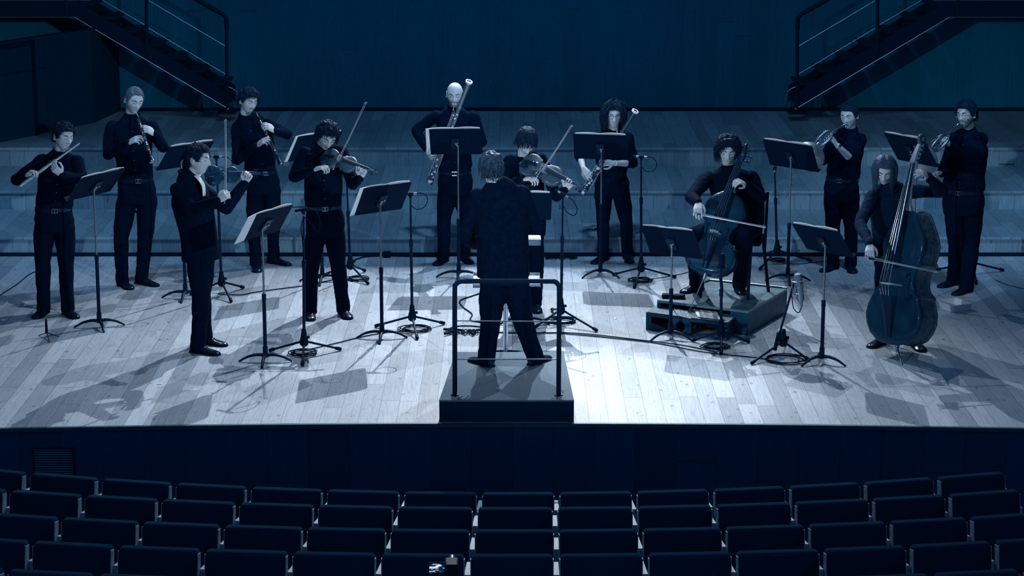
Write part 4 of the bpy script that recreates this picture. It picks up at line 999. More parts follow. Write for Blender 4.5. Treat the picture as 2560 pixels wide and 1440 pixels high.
def shoe(heel, toe, z, parent, boot=False):
    h = Vector((heel.x, heel.y, z)); d = Vector((toe.x - heel.x, toe.y - heel.y, 0)).normalized(); n = Vector((-d.y, d.x, 0)); L = .285
    R = []
    for (u, w, ht) in ((0, .016, .045), (.02, .029, .070), (.08, .034, .086), (.22, .036, .092), (.36, .037, .078), (.50, .041, .058), (.66, .046, .044), (.80, .047, .037), (.91, .040, .031), (.975, .026, .024), (1.0, .010, .017)):
        c = h + d * (u * L - .02); R.append([c + n * (w * math.cos(2 * PI * j / 16) * (1 if math.sin(2 * PI * j / 16) < 0.3 else .85)) + Vector((0, 0, .008 + (ht - .008) * (.5 + .5 * math.sin(2 * PI * j / 16)))) for j in range(16)])
    m = MB(); m.rings(R); o = m.build('shoe', M_leather, parent, angle=60)
    m = MB(); sol = []
    for zz in (0.0, .013):
        ring = []
        for side in (1, -1):
            us = [(0, .018), (.02, .031), (.1, .036), (.3, .034), (.5, .042), (.7, .049), (.85, .047), (.95, .034), (1.0, .014)]
            for (u, w) in (us if side == 1 else us[::-1]): ring.append(h + d * (u * (L + .008) - .024) + n * (w * side) + Vector((0, 0, zz)))
        sol.append(ring)
    m.rings(sol); m.box(h + d * .012 + Vector((0, 0, .006)), (.06, .062, .012), Matrix((d, n, Vector((0, 0, 1)))).transposed()); m.build('sole', M_rubber, o, smooth=False)
    m = MB()
    for k in range(4):
        c = h + d * (.075 + .022 * k); zt = .088 - .010 * k; m.tube([c + n * .016 + Vector((0, 0, zt - .006)), c + Vector((0, 0, zt + .002)), c - n * .016 + Vector((0, 0, zt - .006))], .0022, 5)
    m.build('laces', M_rubber, o)
    return h + d * .055

def person(name, label, S):
    ha, hb = G(*S['foot_a'][0], S.get('z', 0)), G(*S['foot_b'][0], S.get('z', 0)); Y0 = S.get('Y0', (ha.y + hb.y) / 2); z0 = S.get('z', 0)
    root = thing(name, label, 'person', Vector(((ha.x + hb.x) / 2, (ha.y + hb.y) / 2, z0)))
    P = lambda t: V(t[0], t[1], Y0 + (t[2] if len(t) > 2 else 0))
    hs = S.get('hs', 1.0); yaw, pit, rol = (math.radians(a) for a in S['rot'])
    HM = Matrix.Translation(P(S['head'])) @ Matrix.Rotation(yaw, 4, 'Z') @ Matrix.Rotation(pit, 4, 'X') @ Matrix.Rotation(rol, 4, 'Y')
    neck = P(S['neck']); ty = S.get('tyaw', 0); B = S.get('build', 1.0)
    sa, sb = P(S['sh_a']), P(S['sh_b']); waist = P(S['waist']); hip = P(S['hip'])
    ea, eb, wa, wb = P(S['el_a']), P(S['el_b']), P(S['wr_a']), P(S['wr_b'])
    hipa, hipb = P(S['hip_a']), P(S['hip_b']); ka, kb = P(S['kn_a']), P(S['kn_b'])
    # shoes first: they give the ankles
    aa = shoe(ha, G(*S['foot_a'][1], z0), z0, root); ab = shoe(hb, G(*S['foot_b'][1], z0), z0, root)
    aa = aa + Vector((0, 0, .095)); ab = ab + Vector((0, 0, .095))
    chest = (sa + sb) / 2 + (waist - neck) * .22; shm = (sa + sb) / 2; shw = (sa - sb).length / 2
    # ---- body
    m = MB(); add_head(m, HM, hs)
    nk = HM @ (Vector((0, .018, -.075)) * hs); m.chain([nk, neck.lerp(nk, .35), neck + (waist - neck) * .05], [.052, .050, .053], 16)
    Wc = .150 * B
    loft(m, [(hip, .15 * B, .10 * B, ty), (waist, .125 * B, .095 * B, ty), (chest, .14 * B, .105 * B, ty), (shm + (waist - neck) * .03, shw * .9, .065 * B, ty), (neck.lerp(shm, .2), .055, .05, ty)])
    for sh, el, wr in ((sa, ea, wa), (sb, eb, wb)): m.chain([sh, el, el.lerp(wr, .35), wr], [.044 * B, .038 * B, .037 * B, .0235], 12)
    for hp, kn, an in ((hipa, ka, aa), (hipb, kb, ab)): m.chain([hp, kn, kn.lerp(an, .3), an - Vector((0, 0, .05))], [.062, .045, .042, .030], 12)
    for key, wr, el in (('hand_a', wa, ea), ('hand_b', wb, eb)):
        if key in S:
            H = S[key]; k = P(H['k']); add_hand(m, wr, k - wr, Vector(H['n']), H.get('t', 1), H.get('curl', 45), H.get('s', .96), H.get('spread', 6), H.get('tc', 25))
    body = baked_remesh(m, 'body', [M_skin, M_lip, M_stub], .0042, root, 3, .45, decim=S.get('dec', .5))
    colour_head(body, HM, S.get('beard', 0))
    face_bits(HM, root, hs, glasses=S.get('glasses'))
    if S.get('hair') is not None: hair(S['hair'], HM, S.get('hmat', M_hair), root, S.get('seed', 3), hs)
    # ---- trousers
    m = MB(); tb = S.get('tb', 1.0)
    bt = waist.lerp(hip, .25)
    if S.get('sit'): loft(m, [(waist + (waist - hip) * .3, .15 * B, .115 * B, ty), (waist.lerp(hip, .5), .165 * B, .125 * B, ty), (hip, .18 * B, .13 * B, ty), (hip + (hip - waist) * .3, .17 * B, .12 * B, ty)])
    else: loft(m, [(waist + (waist - hip).normalized() * .01, S.get('ww', .150) * B, .112 * B, ty), (waist.lerp(hip, .5), (S.get('ww', .150) + .012) * B, .120 * B, ty), (hip, S.get('hw', .172) * B, .128 * B, ty), (hip.lerp((hipa + hipb) / 2, .9) + Vector((0, 0, -.03)), S.get('hw', .172) * B * .96, .120 * B, ty)])
    for hp, kn, an in ((hipa, ka, aa), (hipb, kb, ab)):
        low = an + Vector((0, 0, -.045)); mid = hp.lerp(kn, .5)
        m.chain([hp, mid, kn, kn.lerp(low, .35), kn.lerp(low, .75), low], [.092 * tb * B, .085 * tb * B, .068 * tb * B, .064 * tb * B, .058 * tb * B, .060 * tb * B], 16)
    baked_remesh(m, 'trousers', M_trouser, .010, root, 3, .5, disp=(.012, 11))
    # ---- shirt / jacket
    m = MB(); jk = S.get('jacket', 0); top = S.get('top', M_shirt); up = (neck - waist).normalized()
    a1 = .158 * B; add = .012 if jk else 0
    secs = []
    if jk: secs += [(P(S['hem']), S.get('hemw', .185) * B, .150 * B, ty), (hip.lerp(waist, .3), S.get('hemw', .18) * B * .97, .142 * B, ty)]
    else: secs += [(waist - up * .022, S.get('ww', .150) * B + .005, .118 * B, ty), (waist + up * .06, S.get('ww', .150) * B + .016, .126 * B, ty)]
    secs += [(waist.lerp(chest, .4), S.get('bw', .160) * B + add, .128 * B + add, ty), (chest, S.get('cw', .172) * B + add, .128 * B + add, ty), (shm.lerp(chest, .45), max(shw * .98, .165 * B) + add, .112 * B + add, ty), (shm + up * .015, shw * .93 + add, .080 * B + add, ty), (neck.lerp(shm, .45) + up * .026, .115 * B, .070 * B, ty), (neck.lerp(shm, .1) + up * .034, .074, .062, ty)]
    loft(m, secs)
    sl = S.get('sleeve', (1, 1)); sr = 1.12 if jk else 1.0
    for sh, el, wr, f in ((sa, ea, wa, sl[0]), (sb, eb, wb, sl[1])):
        if f >= 1: end = el.lerp(wr, .97); m.chain([sh, sh.lerp(el, .5), el, el.lerp(wr, .4), end], [.061 * sr * B, .055 * sr * B, .049 * sr * B, .045 * sr * B, .035 * sr], 16)
        else:
            end = el.lerp(wr, f); m.chain([sh, sh.lerp(el, .5), el, end], [.061 * B, .056 * B, .052 * B, .051 * B], 16)
    if S.get('collar', 1):
        cn = neck.lerp(nk, .28); ax = (nk - neck).normalized(); m.lathe([(-.05, .085), (-.02, .071), (.010, .0635), (.036, .0610)], cn - ax * .010, ax, 20)
    if S.get('turtle'): m.lathe([(-.05, .085), (-.02, .068), (.030, .062), (.040, .058)], neck.lerp(nk, .25), (nk - neck).normalized(), 20)
    baked_remesh(m, 'jacket' if jk else S.get('topname', 'shirt'), top, .0085, root, 2, .5, disp=(.016 if not jk else .010, 9 if not jk else 6))
    if S.get('collar', 1):       # two collar wings
        cf = HM.to_3x3() @ Vector((0, -1, 0)); cf = Vector((math.sin(math.radians(ty)), -math.cos(math.radians(ty)), 0)); sd = Vector((0, 0, 1)).cross(cf).normalized()
        for k in (-1, 1):
            q = neck + Vector((0, 0, .01)) + cf * .070; mm = MB()
            A = q + sd * (k * .008) + Vector((0, 0, -.012)); Bq = q - cf * .035 + sd * (k * .058) + Vector((0, 0, .030)); C = q + sd * (k * .062) - cf * .015 + Vector((0, 0, -.020)); Dq = q + sd * (k * .022) + cf * .012 + Vector((0, 0, -.048))
            mm.sheet([[A, Bq], [Dq, C]], .004); mm.build('collar', top, root, smooth=False)
    # buttons
    if S.get('buttons', 1) and not jk:
        cf = Vector((math.sin(math.radians(ty)), -math.cos(math.radians(ty)), 0)); mm = MB()
        for k in range(5):
            q = neck.lerp(waist, .18 + .16 * k) + cf * (.118 * B + .012); mm.ell(q, (.0045, .0045, .0045), None, 8, 5)
        mm.build('buttons', M_steel, root)
    if S.get('belt', 1):
        m = MB(); R = []
        for dz in (-.016, .016):
            R.append((waist + up * (dz - .004)))
        n = 28; X = Vector((math.cos(math.radians(ty)), math.sin(math.radians(ty)), 0)); Yv = Vector((-X.y, X.x, 0)); aw = S.get('ww', .150) * B + .013; bw = .127 * B
        f = lambda c, k, e: [c + X * ((aw + e) * math.copysign(abs(math.cos(2 * PI * j / n)) ** .87, math.cos(2 * PI * j / n))) + Yv * ((bw + e) * math.copysign(abs(math.sin(2 * PI * j / n)) ** .87, math.sin(2 * PI * j / n))) for j in range(n)]
        m.rings([f(R[0], 0, 0), f(R[1], 0, 0), f(R[1], 0, -.006), f(R[0], 0, -.006)], closed=True); bl = m.build('belt', M_leather, root)
        q = waist - Yv * (bw + .004) - up * .004 + X * S.get('buckle', 0); m = MB(); w_, h_ = .024, .017
        m.tube([q + X * sx * w_ + up * sz * h_ for sx, sz in ((-1, -1), (1, -1), (1, 1), (-1, 1))], .0028, 6, closed=True); m.tube([q - up * h_, q + up * h_], .002, 6); m.build('buckle', M_silver, bl, smooth=False)
    S['_'] = dict(HM=HM, hs=hs, root=root, P=P, neck=neck, wa=wa, wb=wb, Y0=Y0, up=up, chest=chest, waist=waist)
    return S['_']
CAM = (0, -.97, .23)
SHORT = dict(t=.014, na=.006, n=420, L=.035, comb=(.3, .1, .2), grav=.15)
FL = person('person', 'man in black shirt playing a silver flute at the far left, dark quiff', dict(
    head=(158, 341, -.05), rot=(42, 12, 5), neck=(147, 388), sh_a=(106, 403), sh_b=(191, 404), tyaw=15, waist=(134, 520), hip=(136, 548), build=1.0,
    el_a=(42, 449, -.08), wr_a=(66, 440, -.30), hand_a=dict(k=(84, 425, -.33), n=(-.3, .3, .9), t=-1, curl=55), el_b=(206, 449, -.10), wr_b=(154, 437, -.27), hand_b=dict(k=(132, 418, -.31), n=(.2, -.7, -.5), t=-1, curl=(50, 55, 60, 65)),
    hip_a=(111, 570), hip_b=(162, 570), kn_a=(107, 652), kn_b=(165, 655), foot_a=((116, 781), (92, 795)), foot_b=((164, 783), (190, 797)),
    hair=dict(t=.018, na=.008, n=620, L=.045, comb=(.7, -.5, .25), grav=.12, out=.25, hug=.6, jit=.35, r=.0034), seed=4))
O1 = person('person', 'tall man with light combed hair playing an oboe, back row left', dict(
    head=(335, 250, -.06), rot=(30, 20, 6), neck=(326, 296), sh_a=(281, 318), sh_b=(379, 320), tyaw=12, waist=(338, 446), hip=(342, 475), build=1.02, buckle=.02,
    el_a=(270, 384, -.02), wr_a=(322, 357, -.26), hand_a=dict(k=(343, 345, -.30), n=(-.4, -.5, .6), t=1, curl=(35, 45, 50, 55)), el_b=(408, 367, -.06), wr_b=(387, 336, -.24), hand_b=dict(k=(368, 322, -.28), n=(.3, -.6, .6), t=-1, curl=(40, 45, 50, 55)),
    hip_a=(317, 500), hip_b=(368, 500), kn_a=(302, 600), kn_b=(363, 598), foot_a=((301, 712), (330, 726)), foot_b=((344, 708), (390, 716)),
    hair=dict(t=.010, na=.002, n=620, L=.05, comb=(.8, .4, .0), grav=.2, out=.05, hug=.9, jit=.12, r=.0036, HL=[(0, .66), (25, .68), (45, .58), (58, .35), (66, .05), (76, -.10), (84, .05), (96, .16), (108, .05), (118, -.30), (135, -.5), (180, -.6)]), hmat=M_hair_light, seed=7, beard=0))
O2 = person('person', 'man with tousled hair and goatee playing an oboe behind the profile violinist', dict(
    head=(621, 252, -.06), rot=(36, 16, 4), neck=(612, 299), sh_a=(593, 318), sh_b=(669, 312), tyaw=22, waist=(655, 428), hip=(657, 452), build=.95, buckle=0, ww=.14,
    el_a=(593, 400, -.06), wr_a=(643, 364, -.30), hand_a=dict(k=(662, 348, -.34), n=(-.4, -.5, .6), t=1, curl=(35, 45, 50, 55)), el_b=(718, 336, -.10), wr_b=(687, 328, -.26), hand_b=dict(k=(668, 314, -.30), n=(.3, -.6, .6), t=-1, curl=(40, 45, 50, 55)),
    hip_a=(640, 478), hip_b=(680, 476), kn_a=(634, 570), kn_b=(682, 566), foot_a=((640, 668), (645, 688)), foot_b=((674, 657), (720, 664)),
    hair=dict(t=.020, na=.010, n=700, L=.055, comb=(.5, -.6, .2), grav=.3, out=.25, fringe=.058, hug=.5, r=.0036), seed=9, beard=2, dec=None))
V1 = person('person', 'man in black tailcoat with white shirt front playing a violin in profile, front left', dict(
    head=(494, 399, 0), rot=(74, 6, 3), neck=(470, 437), sh_a=(445, 476, -.10), sh_b=(500, 474, .16), tyaw=62, waist=(496, 566), hip=(500, 612), build=1.0, jacket=1, hem=(502, 648), hemw=.150, belt=0, buttons=0,
    el_a=(476, 526, -.18), wr_a=(545, 502, -.30), hand_a=dict(k=(561, 490, -.30), n=(.2, -.8, .5), t=1, curl=(60, 60, 60, 55), s=.9), el_b=(566, 520, .05), wr_b=(612, 457, .12), hand_b=dict(k=(622, 438, .11), n=(.2, .9, .2), t=-1, curl=(55, 60, 60, 60), s=.9),
    hip_a=(494, 640, -.07), hip_b=(510, 640, .07), kn_a=(503, 745, -.08), kn_b=(505, 735, .10), foot_a=((482, 880), (542, 888)), foot_b=((500, 858), (533, 862)), tb=1.05,
    hair=dict(t=.020, na=.012, n=800, L=.042, comb=(.0, -.3, .2), grav=.2, out=.3, wave=.006, wf=110, hug=.6, r=.0036), seed=11))
V2 = person('person', 'man with glasses and thick dark hair playing a violin, bent over it, left of centre', dict(
    head=(817, 340, -.13), rot=(18, 34, 10), neck=(803, 374, -.05), sh_a=(764, 384, -.03), sh_b=(852, 378, -.05), tyaw=12, waist=(808, 515), hip=(813, 548), build=1.0, ww=.148,
    el_a=(735, 442, -.12), wr_a=(786, 424, -.32), hand_a=dict(k=(816, 414, -.36), n=(.1, -.3, .9), t=1, curl=(45, 50, 55, 55), spread=8), el_b=(882, 460, -.16), wr_b=(901, 444, -.30), hand_b=dict(k=(909, 425, -.32), n=(.3, .9, .0), t=-1, curl=(50, 60, 60, 65), s=.92),
    hip_a=(791, 575), hip_b=(835, 575), kn_a=(779, 660), kn_b=(845, 660), foot_a=((776, 786), (776, 808)), foot_b=((855, 783), (877, 803)),
    hair=dict(t=.026, na=.012, n=900, L=.05, comb=(.0, -.5, .1), grav=.3, out=.35, wave=.006, wf=90, fringe=.045, hug=.6, r=.0038), seed=13, glasses='round'))
B1 = person('person', 'bald bearded man playing a bassoon behind the centre left music stand', dict(
    head=(1137, 236, -.07), rot=(-2, 14, 1), neck=(1137, 276), sh_a=(1090, 291), sh_b=(1182, 291), tyaw=0, waist=(1137, 428), hip=(1138, 452), build=1.0,
    el_a=(1040, 325, .02), wr_a=(1066, 372, -.20), hand_a=dict(k=(1075, 393, -.24), n=(-.8, .0, .3), t=-1, curl=(35, 40, 45, 50)), el_b=(1205, 355, .0), wr_b=(1165, 350, -.22), hand_b=dict(k=(1148, 340, -.26), n=(.3, -.6, .5), t=1, curl=50),
    hip_a=(1118, 478), hip_b=(1158, 478), kn_a=(1110, 548), kn_b=(1164, 548), foot_a=((1114, 652), (1077, 671)), foot_b=((1156, 648), (1187, 667)),
    hair=None, beard=1, hs=1.0, dec=None))
VA = person('person', 'person with dark fringe playing a viola half hidden behind the conductor', dict(
    head=(1316, 352, -.16), rot=(12, 46, 4), neck=(1308, 392, -.05), sh_a=(1275, 402, -.02), sh_b=(1352, 400, -.05), tyaw=10, waist=(1318, 520), hip=(1320, 550), build=.95, collar=0,
    el_a=(1262, 466, -.10), wr_a=(1307, 448, -.30), hand_a=dict(k=(1331, 446, -.34), n=(.1, -.3, .9), t=1, curl=(35, 42, 48, 50), spread=8), el_b=(1390, 492, -.18), wr_b=(1414, 474, -.32), hand_b=dict(k=(1425, 458, -.34), n=(.3, .9, .0), t=-1, curl=(40, 45, 45, 50), s=.92),
    hip_a=(1300, 580), hip_b=(1335, 580), kn_a=(1297, 670), kn_b=(1341, 672), foot_a=((1297, 768), (1285, 786)), foot_b=((1338, 768), (1346, 790)),
    hair=dict(t=.020, na=.005, n=900, L=.085, comb=(.0, -.7, .1), grav=.35, out=.1, fringe=.02, side=.15, hug=.7, jit=.25, r=.0036), seed=15, glasses='round'))
W1 = person('person', 'woman with long curly dark hair and glasses playing a bassoon, centre right', dict(
    head=(1534, 288, -.05), rot=(4, 8, 0), neck=(1534, 333), sh_a=(1490, 345), sh_b=(1570, 345), tyaw=0, waist=(1528, 435), hip=(1530, 458), build=.93, collar=0, belt=0, buttons=0, ww=.15, hw=.185, topname='top',
    el_a=(1450, 388, -.02), wr_a=(1458, 420, -.20), hand_a=dict(k=(1470, 436, -.26), n=(-.6, .0, .6), t=-1, curl=(30, 35, 40, 45)), el_b=(1582, 408, -.02), wr_b=(1534, 408, -.24), hand_b=dict(k=(1514, 405, -.28), n=(.2, -.7, .5), t=1, curl=45), sleeve=(.2, .25),
    hip_a=(1508, 480), hip_b=(1553, 480), kn_a=(1508, 555), kn_b=(1565, 553), foot_a=((1514, 649), (1485, 660)), foot_b=((1567, 645), (1578, 663)),
    hair=dict(t=.022, na=.010, n=900, L=.31, comb=(0, .15, .1), side=.6, grav=.42, out=.35, wave=.014, wf=42, seg=13, r=.0042, face=.062, fringe=.070, hug=.25), seed=17, glasses='square'))
C1 = person('person', 'cellist with curly collar-length hair and a headband, seated on the platform', dict(z=CELLO_ZB, Y0=G(1869, 750, CELLO_ZB).y + .24, sit=1,
    head=(1820, 375, -.10), rot=(-4, 20, 2), neck=(1824, 427, -.04), sh_a=(1768, 446), sh_b=(1880, 446), tyaw=-4, waist=(1850, 528, .05), hip=(1852, 562, .02), build=1.08, belt=0,
    el_a=(1727, 493, -.32), wr_a=(1746, 507, -.62), hand_a=dict(k=(1744, 524, -.69), n=(-.2, -.8, .5), t=1, curl=(25, 30, 35, 40)), el_b=(1900, 492, -.10), wr_b=(1862, 460, -.30), hand_b=dict(k=(1843, 449, -.38), n=(.5, -.2, .8), t=1, curl=(40, 45, 50, 50)),
    hip_a=(1822, 572, -.05), hip_b=(1878, 572, -.05), kn_a=(1733, 588, -.40), kn_b=(1862, 578, -.42), foot_a=((1752, 722), (1700, 735)), foot_b=((1847, 722), (1868, 760)),
    hair=dict(t=.026, na=.014, n=900, L=.125, comb=(0, .1, .1), side=.7, grav=.34, out=.35, wave=.012, wf=70, seg=9, r=.0040, face=.052, fringe=.060, hug=.30), seed=19))
H1 = person('person', 'dark-haired man with a wristwatch playing a horn, back right', dict(
    head=(2123, 289, -.05), rot=(-30, 12, -2), neck=(2126, 332), sh_a=(2086, 350, -.04), sh_b=(2152, 348, .02), tyaw=-22, waist=(2106, 446), hip=(2104, 468), build=.98,
    el_a=(2058, 402, -.14), wr_a=(2045, 400, -.36), hand_a=dict(k=(2030, 398, -.42), n=(-.4, .2, .9), t=-1, curl=20), el_b=(2131, 402, -.10), wr_b=(2091, 361, -.26), hand_b=dict(k=(2076, 340, -.30), n=(.6, -.5, .5), t=-1, curl=(50, 50, 55, 55)), sleeve=(1, .15),
    hip_a=(2083, 492), hip_b=(2126, 492), kn_a=(2083, 568), kn_b=(2128, 566), foot_a=((2090, 670), (2055, 681)), foot_b=((2124, 670), (2137, 690)),
    hair=dict(t=.013, na=.002, n=620, L=.028, comb=(0, .7, .2), grav=.05, out=.2, hug=.8, jit=.2, r=.0034), seed=21))
H2 = person('person', 'man with round glasses and light beard playing a horn at the far right', dict(
    head=(2416, 286, -.05), rot=(-42, 5, -3), neck=(2424, 332), sh_a=(2388, 348, -.06), sh_b=(2452, 350, .03), tyaw=-30, waist=(2408, 476), hip=(2408, 502), build=1.12, ww=.16,
    el_a=(2362, 424, -.14), wr_a=(2352, 434, -.30), hand_a=dict(k=(2338, 432, -.36), n=(-.4, .2, .9), t=-1, curl=20), el_b=(2418, 410, -.10), wr_b=(2374, 363, -.28), hand_b=dict(k=(2362, 343, -.32), n=(.6, -.5, .5), t=-1, curl=(50, 50, 55, 55)),
    hip_a=(2388, 528), hip_b=(2430, 530), kn_a=(2393, 612), kn_b=(2428, 615), foot_a=((2393, 710), (2347, 720)), foot_b=((2424, 728), (2382, 740)),
    hair=dict(t=.022, na=.008, n=700, L=.05, comb=(-.5, -.2, .35), grav=.15, out=.3, hug=.5, jit=.4, r=.0036), seed=23, beard=1, dec=None, glasses='round'))
DB = person('person', 'man with chin-length straight hair playing the double bass at front right', dict(
    head=(2212, 424, -.16), rot=(-14, 30, 3), neck=(2226, 470, -.08), sh_a=(2182, 492, -.06), sh_b=(2270, 480, .0), tyaw=-12, waist=(2228, 590, .05), hip=(2232, 625, .08), build=.98, collar=0, belt=0, buttons=0, turtle=1, topname='sweater', top=mat('dark knit sweater', (0.0028, 0.016, 0.044), .9, spec=.08, nscale=90, namt=.3),
    el_a=(2150, 560, -.30), wr_a=(2175, 612, -.66), hand_a=dict(k=(2174, 632, -.74), n=(-.2, -.8, .3), t=1, curl=(30, 35, 40, 40)), el_b=(2356, 478, -.06), wr_b=(2318, 440, -.26), hand_b=dict(k=(2289, 420, -.36), n=(.3, -.5, .8), t=1, curl=(35, 38, 42, 45)),
    hip_a=(2215, 660, .08), hip_b=(2260, 660, .08), kn_a=(2208, 760, .05), kn_b=(2285, 765, .08), foot_a=((2213, 856), (2168, 873)), foot_b=((2282, 862), (2306, 880)),
    hair=dict(t=.014, na=.004, n=1100, L=.25, comb=(0, -.1, .1), side=1.2, grav=.40, out=.1, wave=.003, wf=30, seg=12, r=.0036, face=.048, fringe=.080, part=.01, jit=.15, hug=.45), hmat=mat('brown hair', (.035, .065, .11), .4, spec=.5, nscale=120, namt=.4), seed=25))
CO = person('person', 'conductor in black tailcoat seen from behind on the podium', dict(z=zp,
    head=(1228, 421, .03), rot=(188, 12, 0), neck=(1240, 456), sh_a=(1196, 494), sh_b=(1304, 486), tyaw=180, waist=(1256, 600), hip=(1258, 648), build=1.08, jacket=1, hem=(1258, 690), hemw=.190, turtle=0, belt=0, buttons=0, bw=.175, cw=.185,
    el_a=(1166, 590, .05), wr_a=(1188, 612, .28), hand_a=dict(k=(1200, 600, .33), n=(0, 0, 1), t=1, curl=30), el_b=(1338, 568, .06), wr_b=(1300, 575, .28), hand_b=dict(k=(1285, 562, .33), n=(0, 0, 1), t=-1, curl=30),
    hip_a=(1234, 705), hip_b=(1288, 705), kn_a=(1226, 800), kn_b=(1306, 800), foot_a=((1227, 917), (1184, 903)), foot_b=((1328, 913), (1356, 902)), tb=1.08,
    hair=dict(t=.018, na=.009, n=900, L=.05, comb=(0, .3, -.3), grav=.35, out=.2, wave=.006, hug=.5, r=.0036), hmat=mat('greying hair', (.03, .055, .09), .5, nscale=120, namt=.4), seed=27))
# ================================================================ instruments
def frame(o, x, z):
    x = Vector(x).normalized(); z = Vector(z); z = (z - x * z.dot(x)).normalized(); y = z.cross(x)
    return Matrix.Translation(o) @ Matrix((x, y, z)).transposed().to_4x4()
HALF = [(0, 0), (.004, .30), (.02, .52), (.06, .76), (.12, .92), (.19, 1.0), (.26, .97), (.32, .88), (.355, .80), (.375, .83), (.385, .78), (.41, .63), (.46, .545), (.51, .53), (.56, .565), (.60, .66), (.615, .74), (.63, .70), (.66, .745), (.73, .80), (.80, .79), (.87, .70), (.93, .53), (.975, .30), (.996, .12), (1, 0)]
HALFB = HALF[:18] + [(.64, .66), (.70, .72), (.76, .72), (.82, .64), (.88, .50), (.93, .38), (.97, .27), (.99, .20), (1, 0)]
def bowed(kind, label, M, Lb, W, ribs, Ln, mats, over, group=None, bridge_h=None, strings=4, shoulders=HALF, chin=False, endpin=None, arch=.08, bass=False):
    """M frame: origin at the tail end on the belly plane, X to the neck, Z out of the belly. Lb body, W lower bout width, Ln neck+head length"""
    top_m, rib_m = mats; t = thing(kind, label, kind.replace('_', ' '), M @ Vector((Lb * .5, 0, -ribs / 2)), group)
    w2 = W / 2; P = lambda x, y, z: M @ Vector((x, y, z)); up_ = [(s * Lb, h * w2) for s, h in shoulders]; outl = up_ + [(x, -y) for x, y in up_[-2:0:-1]]
    def plate(z0, sgn, name, mt):
        m = MB(); R = []; n = len(outl); A = W * arch
        for (k, zz) in ((1.012, -.003 * W / .2), (1.018, .0), (1.0, .003 * W / .2), (.90, .012 * W / .2 * .5 + .002), (.75, A * .55), (.5, A * .85), (.25, A * .98), (.03, A)):
            R.append([P(Lb / 2 + (x - Lb / 2) * (k if k > .9 else .15 + .85 * k), y * k, z0 + sgn * zz) for x, y in outl])
        m.rings(R); return m.build(name, mt, t, angle=55)
    bh = bridge_h or W * .17; A = W * arch
    plate(0, 1, 'belly', top_m); plate(-ribs, -1, 'back', rib_m)
    m = MB(); m.rings([[P(x * .985 + Lb * .0075, y * .97, z) for x, y in outl] for z in (0.0, -ribs)]); m.build('ribs', rib_m, t, angle=30)
    xb = Lb * (.47 if not bass else .44)
    for s in (-1, 1):      # f holes
        m = MB(); u = W / .2; c = (xb, s * w2 * .40); pts = [(xb + .030 * u, c[1] - s * .008 * u), (xb + .034 * u, c[1] + s * .000 * u), (xb + .026 * u, c[1] + s * .004 * u), (xb, c[1] + s * .001 * u), (xb - .026 * u, c[1] + s * .004 * u - s * .002 * u), (xb - .036 * u, c[1] + s * .012 * u), (xb - .028 * u, c[1] + s * .016 * u)]
        zz = A * .70; m.tube(spline([P(x, y, zz + .001 * u) for x, y in pts], 4), .0021 * u, 6, squash=1); m.ell(P(pts[0][0] - .004 * u, pts[0][1], zz + .001), (.004 * u,) * 3, None, 8, 6); m.ell(P(pts[-1][0] + .004 * u, pts[-1][1], zz - .0005), (.0045 * u,) * 3, None, 8, 6); m.build('f_hole', M_ebony, t)
    # bridge
    m = MB(); bw = W * .105; R = Matrix((M.to_3x3().col[0], M.to_3x3().col[1], M.to_3x3().col[2])).transposed()
    m.prism([(-bw * 1.1, 0), (-bw * .55, 0), (-bw * .4, bh * .3), (bw * .4, bh * .3), (bw * .55, 0), (bw * 1.1, 0), (bw * .95, bh * .55), (bw * .8, bh * .88), (0, bh * 1.04), (-bw * .8, bh * .88), (-bw * .95, bh * .55)], -.004 * W, .012 * W, M @ Matrix.Translation((xb, 0, A * .93)) @ Matrix(((0, 0, 1, 0), (1, 0, 0, 0), (0, 1, 0, 0), (0, 0, 0, 1)))); m.build('bridge', M_palewood, t, smooth=False)
    zb = A * .93 + bh
    # neck, fingerboard, pegbox, scroll
    nut = Lb + Ln * .58; u = W / .2; zn = .022 * u * .6
    m = MB(); nw = .012 * u if not bass else .022
    m.rings([[P(x, y * k, z0 + zz * k2) for y, zz in ((nw, .0), (nw * .9, -nw * .8), (0, -nw * 1.25), (-nw * .9, -nw * .8), (-nw, .0))] for x, k, k2, z0 in ((Lb - .003, 1.7, 2.6, zn * .55), (Lb + .03 * u * .6, 1.25, 1.3, zn * .7), (Lb + Ln * .25, 1.08, 1, zn), (nut, .98, 1, zn))]); m.build('neck', M_palewood if not bass else M_palewood, t)
    fb0 = xb + (Lb * .14 if not bass else Lb * .13); m = MB(); f0 = zb * .80
    m.rings([[P(x, y * k, z0 + zz) for y, zz in ((nw * 1.05, 0), (nw * .6, .0035 * u), (0, .0048 * u), (-nw * .6, .0035 * u), (-nw * 1.05, 0), (-nw * .9, -.004 * u), (nw * .9, -.004 * u))] for x, k, z0 in ((fb0, 1.75, f0), (Lb, 1.4, f0 + (zn + .004 - f0) * ((Lb - fb0) / (nut - fb0))), (nut, 1.0, zn + .004))]); m.build('fingerboard', M_ebony, t, angle=50)
    m = MB(); pl = Ln * .24; bend = -.02 * u if not bass else -.05
    m.rings([[P(x, y, z0 + zz) for y, zz in ((w_, .004 * u), (w_, -dd), (-w_, -dd), (-w_, .004 * u))] for x, w_, dd, z0 in ((nut, nw * .95, .014 * u * .8, zn), (nut + pl * .5, nw * .9, .020 * u * .8, zn + bend * .35), (nut + pl, nw * .62, .016 * u * .8, zn + bend))]); m.build('pegbox', rib_m if not bass else M_palewood, t, smooth=False)
    m = MB(); c = Vector((nut + pl + .018 * u * (.8 if not bass else .75), 0, zn + bend - .006 * u)); sp = []; rr = []
